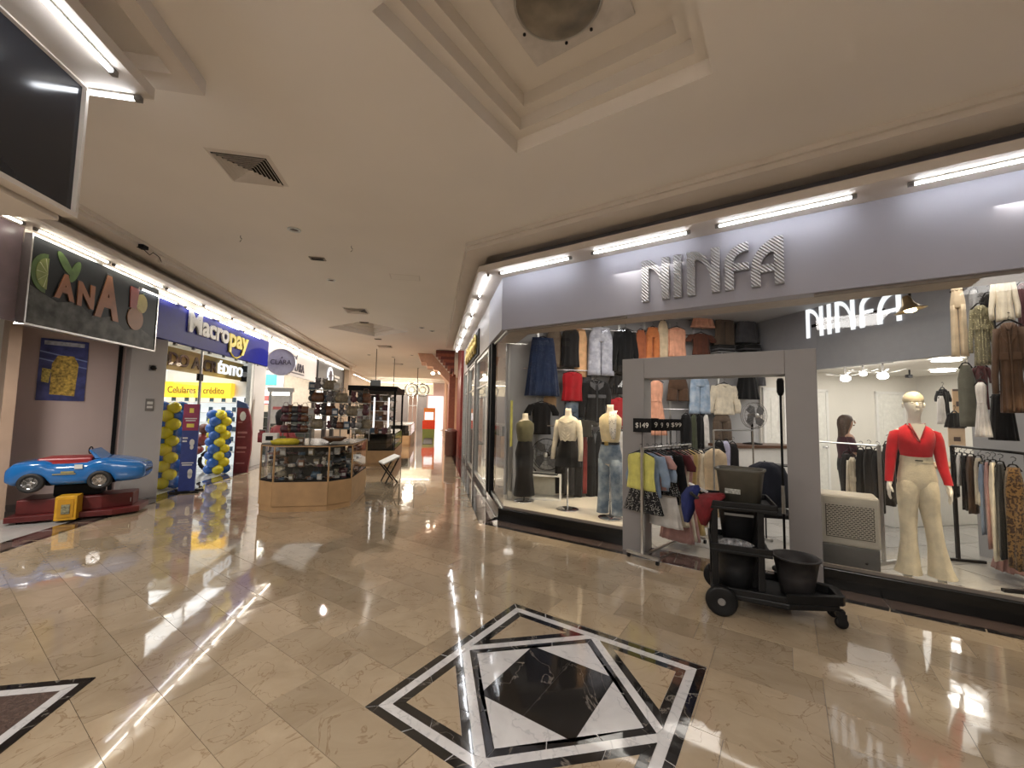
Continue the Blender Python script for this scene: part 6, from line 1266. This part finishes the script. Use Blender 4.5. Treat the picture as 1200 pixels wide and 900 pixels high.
def head(parent, c, mat, sc_=1, tilt=0, feat=True, hair=None, eyes_m=None):
    """head shape features added on the skinned body: nose, lips, ears, brows as small children"""
    x, y, z = c
    if feat:
        MB().loft([el(10,x,y-.098*sc_,z+.02*sc_,.006*sc_,.006*sc_),el(10,x,y-.108*sc_,z-.005*sc_,.010*sc_,.012*sc_),el(10,x,y-.113*sc_,z-.022*sc_,.015*sc_,.014*sc_),el(10,x,y-.100*sc_,z-.030*sc_,.011*sc_,.008*sc_)]).build('nose', mat, parent, smooth=True)
        MB().ell((x,y-.094*sc_,z-.052*sc_),.024*sc_,.010*sc_,.006*sc_,12,6).ell((x,y-.092*sc_,z-.062*sc_),.020*sc_,.010*sc_,.007*sc_,12,6).build('mouth', eyes_m or mat, parent, smooth=True)
        for sg in (-1,1):
            MB().ell((x+sg*.031*sc_,y-.091*sc_,z+.018*sc_),.014*sc_,.006*sc_,.007*sc_,10,6).build('eye', eyes_m or mat, parent, smooth=True)
            MB().ell((x+sg*.077*sc_,y+.005*sc_,z-.005*sc_),.010*sc_,.018*sc_,.030*sc_,10,6).build('ear', mat, parent, smooth=True)
# --- full mannequin in the right window
mp = onZ(1086, 678, .02); hl = 1.90/1.80
t = thing('full_mannequin', 'white full-body mannequin in a red V-neck top and cream flared trousers', 'mannequin', (1.06, 5.62, .03), rad(4))
mw = M('mannequin_white', (.78,.74,.66), .3, var=.02)
J = {'pelvis':(0,0,1.02,.115,.09),'waist':(0,-.005,1.16,.09,.075),'chest':(0,-.01,1.36,.115,.09),'upper':(0,0,1.49,.095,.07),'neck0':(0,.0,1.56,.05),'neck1':(0,-.005,1.63,.046),'jaw':(0,-.03,1.695,.056,.062),'head':(0,-.012,1.77,.078,.092),'crown':(0,.0,1.84,.068,.08)}
E_ = [['pelvis','waist','chest','upper','neck0','neck1','jaw','head','crown']]
for sg, pre in ((-1,'l'),(1,'r')):
    J[pre+'sh'] = (sg*.138,0,1.49,.042); J[pre+'el'] = (sg*.185,.015,1.22,.032); J[pre+'wrist'] = (sg*.215,-.03,.985,.021)
    E_.append(['upper',pre+'sh',pre+'el',pre+'wrist']); hand(J, E_, pre, J[pre+'wrist'][:3], (sg*.06,-.05,-1), sg)
    J[pre+'hip'] = (sg*.072,0,.93,.07); J[pre+'kn'] = (sg*(.08 if sg<0 else .10),-.02 if sg<0 else .0,.52,.045); J[pre+'an'] = (sg*(.095 if sg<0 else .15),.02,.10,.038); J[pre+'heel'] = (sg*(.095 if sg<0 else .15),.03,.05,.035); J[pre+'toe'] = (sg*(.11 if sg<0 else .18),-.13,.028,.034,.022)
    E_.append(['pelvis',pre+'hip',pre+'kn',pre+'an',pre+'heel',pre+'toe'])
figure('body', J, E_, mw, t)
head(t, (0,-.005,1.765), mw)
MB().loft([el(26,0,.0,z,rx,ry) for z,rx,ry in ((1.785,.070,.088),(1.80,.076,.092),(1.825,.078,.094),(1.86,.068,.082),(1.885,.046,.056),(1.898,.02,.025))]).build('cap', M('cap_tan', (.72,.62,.44), .35), t, smooth=True)  # no cap worn: bald crown with its yellowish lighting put into the colour
bz = MB(); rows_ = ((1.18,.112,.092),(1.24,.112,.094),(1.30,.122,.108),(1.37,.138,.124),(1.43,.146,.120),(1.49,.145,.10),(1.535,.115,.082),(1.56,.080,.070),(1.578,.062,.062))
rings = []
for i, (z, rx, ry) in enumerate(rows_):
    r = el(48,0,-.008,z,rx,ry,0,9,i)
    if z > 1.34:
        nr = []
        for x, y, zz_ in r:
            if y < 0:
                lim = .135*(1-abs(x)/.055) if abs(x) < .055 else 0
                zz_ = min(zz_, 1.56 - lim*1.25)
            nr.append((x,y,zz_))
        r = nr
    rings.append(r)
bz.loft(rings, False, False)
for sg in (-1,1): bz.loft([el(18,sg*x,y,z,r,r,.03,4,z*20) for x,y,z,r in ((.10,0,1.512,.046),(.138,0,1.493,.050),(.160,.002,1.42,.048),(.180,.014,1.27,.045),(.192,.008,1.15,.040),(.212,-.018,1.03,.033),(.216,-.024,.995,.032))], False, False)
bz.build('red_blouse', cloth((.50,.012,.022)), t, smooth=True)
MB().prismy([(-.050,1.575),(.050,1.575),(.0,1.41)], -.122, -.112).build('neck_opening', mw, t)
MB().tube([(-.058,-.075,1.578),(-.028,-.122,1.48),(0,-.134,1.405),(.028,-.122,1.48),(.058,-.075,1.578)], .008, 6).build('collar', cloth((.38,.01,.018)), t, smooth=True)
pt = MB(); pt.loft([el(40,0,-.003,z,rx,ry) for z,rx,ry in ((1.255,.116,.099),(1.20,.122,.103),(1.12,.135,.11),(1.03,.148,.118),(.97,.146,.112),(.92,.12,.08))], False, True)
for sg in (-1,1): pt.loft([el(28,sg*x,y,z,rx,ry,.06 if z<.4 else 0,6,z*7) for x,y,z,rx,ry in ((.046,0,1.08,.070,.085),(.052,0,1.02,.090,.108),(.057,0,.96,.094,.117),(.064,0,.90,.090,.119),(.072,0,.84,.082,.112),(.078,-.005,.75,.073,.09),(.082 if sg<0 else .098,-.015,.55,.062,.074),(.084 if sg<0 else .112,-.01,.42,.063,.074),(.09 if sg<0 else .135,.0,.20,.085,.095),(.095 if sg<0 else .15,.01,.115,.105,.112))], True, False)
pt.build('flared_trousers', cloth((.66,.58,.43)), t, smooth=True); MB().loft([el(40,0,-.003,z,rx,ry) for z,rx,ry in ((1.26,.118,.101),(1.20,.126,.107))], False, False).build('waistband', cloth((.60,.53,.39)), t, smooth=True)
MB().box(-.035,.02,-.114,-.106,1.215,1.225).build('waist_tag', matte_black, t)
MB().prism([(-.26,-.16),(.34,-.2),(.36,.22),(-.26,.22)], -.025, .004).build('stand_plate', chrome, t)
# --- woman inside the shop
c_hair = M('dark_blond_hair', (.07,.04,.025), .5, var=.4, scale=40, bump=.4, bscale=50); skin_p = M('skin', (.50,.30,.21), .5, var=.04)
c5 = onCY(991, 500, 5.45)
t = thing('person', 'woman with long dark hair and maroon top seen side-on behind the black clothes rack', 'person', c2n(c5.x, 5.45, .005), RC+rad(60))
J = {'pelvis':(0,0,.93,.14,.10),'waist':(0,0,1.05,.11,.085),'chest':(0,-.01,1.22,.13,.10),'upper':(0,0,1.34,.11,.08),'neck0':(0,0,1.40,.048),'neck1':(0,-.015,1.46,.045),'jaw':(0,-.04,1.52,.052,.058),'head':(0,-.025,1.59,.074,.088),'crown':(0,-.01,1.655,.06,.072)}
E_ = [['pelvis','waist','chest','upper','neck0','neck1','jaw','head','crown']]
for sg, pre in ((-1,'l'),(1,'r')):
    J[pre+'sh'] = (sg*.16,0,1.35,.05); J[pre+'el'] = (sg*.21,-.03,1.10,.038); J[pre+'wrist'] = (sg*.15,-.26,1.05,.024)
    E_.append(['upper',pre+'sh',pre+'el',pre+'wrist']); hand(J, E_, pre, J[pre+'wrist'][:3], (-sg*.3,-1,-.2), sg)
    J[pre+'hip'] = (sg*.085,0,.86,.09); J[pre+'kn'] = (sg*.09,-.01,.48,.058); J[pre+'an'] = (sg*.09,.02,.09,.036); J[pre+'toe'] = (sg*.10,-.13,.035,.036,.028)
    E_.append(['pelvis',pre+'hip',pre+'kn',pre+'an',pre+'toe'])
figure('body', J, E_, skin_p, t); head(t, (0,-.022,1.585), skin_p, .95, eyes_m=M('dark_eye', (.12,.03,.03), .4))
MB().loft([el(30,0,y,z,rx,ry,.08,8,z*6) for y,z,rx,ry in ((.045,1.15,.11,.03),(.05,1.25,.12,.04),(.045,1.36,.115,.05),(.035,1.45,.098,.062),(.02,1.55,.094,.088),(.005,1.62,.090,.098),(.0,1.67,.068,.08),(0,1.70,.03,.04))]).build('hair', c_hair, t, smooth=True)
MB().loft([el(26,0,0,z,rx,ry) for z,rx,ry in ((.92,.16,.12),(1.05,.135,.11),(1.22,.155,.125),(1.34,.165,.095),(1.385,.09,.07))], False, True).loft([el(12,-x,y,z,.052,.052) for x,y,z in ((.14,0,1.35),(.19,-.01,1.24),(.215,-.03,1.12))]).loft([el(12,x,y,z,.052,.052) for x,y,z in ((.14,0,1.35),(.19,-.01,1.24),(.215,-.03,1.12))]).build('maroon_top', cloth((.06,.02,.03)), t, smooth=True)
tr = MB().loft([el(28,0,0,z,rx,ry) for z,rx,ry in ((1.0,.15,.115),(.9,.17,.125),(.8,.17,.12))])
for sg in (-1,1): tr.loft([el(16,sg*.09,y,z,r,r) for y,z,r in ((0,.86,.095),(-.01,.5,.07),(.01,.12,.055))])
tr.build('black_trousers', c_blk, t, smooth=True)
# --- person at the kiosk, seated on a stool
c6 = onCY(324, 490, 9.0)
t = thing('person', 'person in a pink shirt with black hair sitting behind the near kiosk, back turned', 'person', c2n(-3.02, 9.05, .003), RC+rad(160))
J = {'pelvis':(0,0,.80,.15,.11),'waist':(0,-.01,.93,.12,.09),'chest':(0,-.03,1.12,.15,.11),'upper':(0,-.02,1.25,.13,.09),'neck0':(0,-.02,1.31,.05),'neck1':(0,-.03,1.36,.048),'jaw':(0,-.05,1.42,.054,.06),'head':(0,-.035,1.49,.078,.09),'crown':(0,-.02,1.56,.062,.075)}
E_ = [['pelvis','waist','chest','upper','neck0','neck1','jaw','head','crown']]
for sg, pre in ((-1,'l'),(1,'r')):
    J[pre+'sh'] = (sg*.18,-.02,1.25,.055); J[pre+'el'] = (sg*.24,-.06,1.0,.04); J[pre+'wrist'] = (sg*.14,-.28,.98,.026)
    E_.append(['upper',pre+'sh',pre+'el',pre+'wrist']); hand(J, E_, pre, J[pre+'wrist'][:3], (-sg*.3,-1,-.1), sg)
    J[pre+'hip'] = (sg*.10,-.06,.78,.09); J[pre+'kn'] = (sg*.14,-.42,.74,.062); J[pre+'an'] = (sg*.14,-.40,.32,.04); J[pre+'toe'] = (sg*.15,-.54,.27,.036,.028)
    E_.append(['pelvis',pre+'hip',pre+'kn',pre+'an',pre+'toe'])
figure('body', J, E_, skin_p, t); head(t, (0,-.03,1.485), skin_p, .95, eyes_m=MATS['dark_eye'])
MB().loft([el(28,0,y,z,rx,ry,.06,8,z*9) for y,z,rx,ry in ((.04,1.30,.085,.04),(.035,1.38,.10,.065),(.02,1.47,.112,.10),(.0,1.55,.105,.105),(-.005,1.60,.07,.08),(0,1.625,.03,.035))]).build('hair', M('black_hair', (.012,.011,.012), .5, bump=.4, bscale=50), t, smooth=True)
MB().loft([el(26,0,y,z,rx,ry) for y,z,rx,ry in ((0,.78,.175,.135),(-.01,.93,.15,.125),(-.03,1.12,.175,.135),(-.02,1.25,.185,.105),(-.02,1.305,.09,.07))], False, True).loft([el(12,-x,y,z,.06,.06) for x,y,z in ((.16,-.02,1.25),(.21,-.03,1.14),(.24,-.05,1.04))]).loft([el(12,x,y,z,.06,.06) for x,y,z in ((.16,-.02,1.25),(.21,-.03,1.14),(.24,-.05,1.04))]).build('pink_shirt', cloth((.50,.12,.13)), t, smooth=True)
tr = MB().loft([el(24,0,0,z,rx,ry) for z,rx,ry in ((.86,.17,.13),(.72,.18,.14),(.70,.16,.12))])
for sg in (-1,1): tr.tube([(sg*.10,-.02,.78),(sg*.14,-.42,.745),(sg*.14,-.41,.40)], [.10,.078,.06], 12)
tr.build('jeans', c_jean, t, smooth=True)
t = thing('stool', 'tall black stool under the person in the pink shirt', 'stool', c2n(-3.02, 9.05, .003), RC); MB().lathe([(.001,.62),(.18,.62),(.19,.655),(.17,.68),(.001,.68)], 20).build('seat', matte_black, t, smooth=True)
for k in range(4): q = PI/4+k*PI/2; MB().tube([(.12*math.cos(q),.12*math.sin(q),.63),(.2*math.cos(q),.2*math.sin(q),0)], .012, 6).build('leg', alu, t)
MB().tube([(.17*math.cos(q),.17*math.sin(q),.27) for q in [k*PI/8 for k in range(16)]], .01, 6, True).build('foot_ring', alu, t)
# --- black clothes rack before the woman
p0 = onB(1034, 615, 6.3); 
t = thing('grey_rack', 'grey floor rack hung with black garments left of the white mannequin', 'rack', (p0.x, 6.3, .005), rad(-38))
for x in (-.75,0): MB().box(x-.014,x+.014,-.014,.014,0,1.34).box(x-.02,x+.02,-.22,.22,0,.03).build('upright', alu, t)
MB().tube([(-.75,0,1.33),(0,0,1.33)], .012, 6).box(-.75,0,-.01,.01,.02,.04).build('bar', alu, t)
g7 = 'black garments on the rack left of the white mannequin'
V(985,1002,532,596,6.75,'drape',c_blk2,'charcoal_coat','charcoal coat at the left end of the grey rack','coat',g7,.07); V(992,1008,536,602,6.6,'coat',c_cream,'cream_striped_shirt','cream striped shirt lying over the left of the grey rack','shirt',g7,.05)
for i,(x0,x1,y0,y1,b_,lab) in enumerate(((1003,1017,527,597,6.55,'first black garment right of the cream striped shirt'),(1012,1027,526,598,6.45,'black garment in the middle of the grey rack'),(1022,1037,528,600,6.4,'black garment just left of the grey upright'),(1034,1050,520,592,6.5,'black garment right of the grey upright'),(1043,1058,517,590,6.6,'black garment nearest the white mannequin sleeve'))):
    V(x0,x1,y0,y1,b_,'drape',[c_blk,c_blk2][i%2],'black_garment',lab,'clothes',g7,.07)
t = thing('shop_monitor', 'black tilted monitor on the counter beside the woman', 'monitor', c2n(7.35, 5.2, 0.93), RC+rad(20)); MB().q([(-.17,0,.10),(.17,0,.10),(.17,.02,.10),(-.17,.02,.10),(-.12,.08,.42),(.20,.08,.42),(.20,.10,.42),(-.12,.10,.42)], [(0,3,2,1),(4,5,6,7),(0,1,5,4),(1,2,6,5),(2,3,7,6),(3,0,4,7)]).build('screen', matte_black, t); MB().box(-.05,.05,-.02,.12,0,.12).build('stand', matte_black, t)
t = thing('cashier_counter', 'white cashier counter in the back room', 'counter', c2n(7.5, 5.25, .005), RC); MB().box(-.6,1.5,-.22,.22,0,.88).build('body', white_m, t, bevel=.01); MB().box(-.64,1.54,-.26,.26,.88,.92).build('top', wood_m, t, bevel=.004)
# black outfit with pale trousers on back wall, shelf boxes
g8 = 'garments on the far wall of the back room'
V(1094,1117,456,492,8.6,'tee',c_blk,'black_blouse','black short top on a hanger right of the white mannequin head','top',g8,.05,RC); V(1097,1109,464,497,8.5,'drape',c_white,'white_trousers','white piece hanging in front of the black short top','trousers',g8,.04,RC)
V(1103,1135,484,501,8.2,'mini',c_blk,'black_skirt','wide black skirt on the far wall below the short top','skirt',g8,.05,RC)
for i,(x0,x1,y0,y1,cl,lab) in enumerate(((1117,1127,456,485,(.62,.42,.25),'framed tan card on the far wall behind the mannequin'),(1112,1130,500,524,(.60,.44,.30),'pale peach shelf with dark pattern behind the mannequin'))):
    a_ = onB(x0, y1, 8.8); b_ = onB(x1, y0, 8.8); t = thing('wall_card', lab, 'picture', (a_.x, 8.8, a_.z), RN); w_, h = b_.x-a_.x, b_.z-a_.z
    MB().box(0,w_,-.02,.02,0,h).build('board', M('card%d'%i, cl, .5), t); MB().box(0,w_,-.03,-.02,h-.03,h).box(w_*.3,w_*.7,-.03,-.02,h*.3,h*.5).build('bar', M('card_dark', (.08,.05,.04), .5), t)
# right side upper garments
g9 = 'garments hung on the right side wall'
for a_ in ((1113,1134,338,418,6.4,'pants',c_beige,'beige_trousers','pale beige loose trousers leftmost of the high garments on the right','trousers'),(1136,1148,340,374,6.6,'drape',cloth((.12,.12,.13),'stripes',(.5,.5,.5),40),'striped_skirt','thin black and white striped piece behind the beige trousers','skirt'),
    (1136,1165,358,428,6.25,'coat',c_olive,'spotted_blouse','olive blouse with pale dots and a bow at the neck','blouse'),(1160,1193,326,376,6.1,'long',c_cream,'cream_blouse','cream gathered blouse highest at the upper right','blouse'),
    (1123,1144,428,500,6.5,'drape',c_sage,'sage_blouse','grey green draped top below the spotted blouse','top'),(1140,1162,428,480,6.6,'tee',c_mar,'dark_maroon_blouse','very dark maroon top behind the small white dress','top'),
    (1141,1161,448,512,6.2,'dress',c_white,'white_dress','small white dress with a tied waist on the right side wall','dress'),(1158,1192,462,516,6.35,'skirt',c_blk,'black_skirt','black pleated skirt right of the small white dress','skirt'),
    (1164,1206,378,484,6.05,'coat',c_brown,'brown_coat','dark brown trench coat with lapels at the right edge','coat'),(1188,1214,332,385,6.3,'tee',cloth((.08,.03,.035)),'plum_blouse','dark plum top at the upper right edge behind the coat','top'),
    (1150,1170,345,400,6.9,'tee',c_blk,'black_lace_blouse','black top half hidden between the spotted blouse and cream blouse','top')):
    x0,x1,y0,y1,b_,kd,mt_,nm,lab,ct = a_; V(x0,x1,y0,y1,b_,kd,mt_,nm,lab,ct,g9,.05,rad(-14))
g10 = 'garments on the lower rack at the right'
for i, a_ in enumerate(((1116,1123,533,582,6.95,c_blk,'black_blouse','black garment first on the lower right rack'),(1121,1130,533,568,6.9,c_white,'white_blouse','narrow white garment second on the lower right rack'),(1127,1137,534,596,6.82,c_blk,'black_coat','black garment third on the lower right rack'),
    (1133,1146,535,600,6.74,c_brown,'brown_coat','brown grey garment between the black and the white one'),(1142,1154,537,590,6.66,c_cream,'cream_shirt','cream garment slanting before the blue denim one'),(1148,1159,544,624,6.56,c_blue,'denim_shirt','pale blue denim garment on the lower right rack'),
    (1155,1166,542,640,6.46,c_dpink,'dusty_pink_dress','dusty pink long garment on the lower right rack'),(1161,1173,542,654,6.36,c_cream,'cream_dress','cream long garment before the black long one'),(1168,1183,544,652,6.26,c_blk,'black_dress','black long garment before the leopard one'),(1178,1204,548,664,6.15,c_leo,'leopard_dress','leopard print long dress at the right edge of the lower rack'))):
    x0,x1,y0,y1,b_,mt_,nm,lab = a_; V(x0,x1,y0,y1,b_,'drape',mt_,nm,lab,'clothes',g10,.16,rad(-20))
V(1163,1202,640,668,6.6,'skirt',c_dpink,'pink_hem_skirt','dusty pink skirt lying low behind the leopard dress','skirt',g10,.10)
pA, pB = onB(1116,530,6.98), onB(1204,541,6.1)
t = thing('lower_rack', 'dark rail of the lower right rack running toward the back', 'rack', (pA.x, pA.y, 0.005), math.atan2(pB.y-pA.y, pB.x-pA.x)); LL = math.hypot(pB.x-pA.x, pB.y-pA.y); zz_ = (pA.z+pB.z)/2+.02
MB().tube([(0,0,pA.z+.07),(LL,0,pB.z+.07)], .014, 8).build('bar', black_m, t, smooth=True)
for x, z in ((0,pA.z+.07),(LL,pB.z+.07)): MB().box(x-.015,x+.015,-.015,.015,0,z).box(x-.02,x+.02,-.25,.25,0,.03).build('upright', black_m, t)
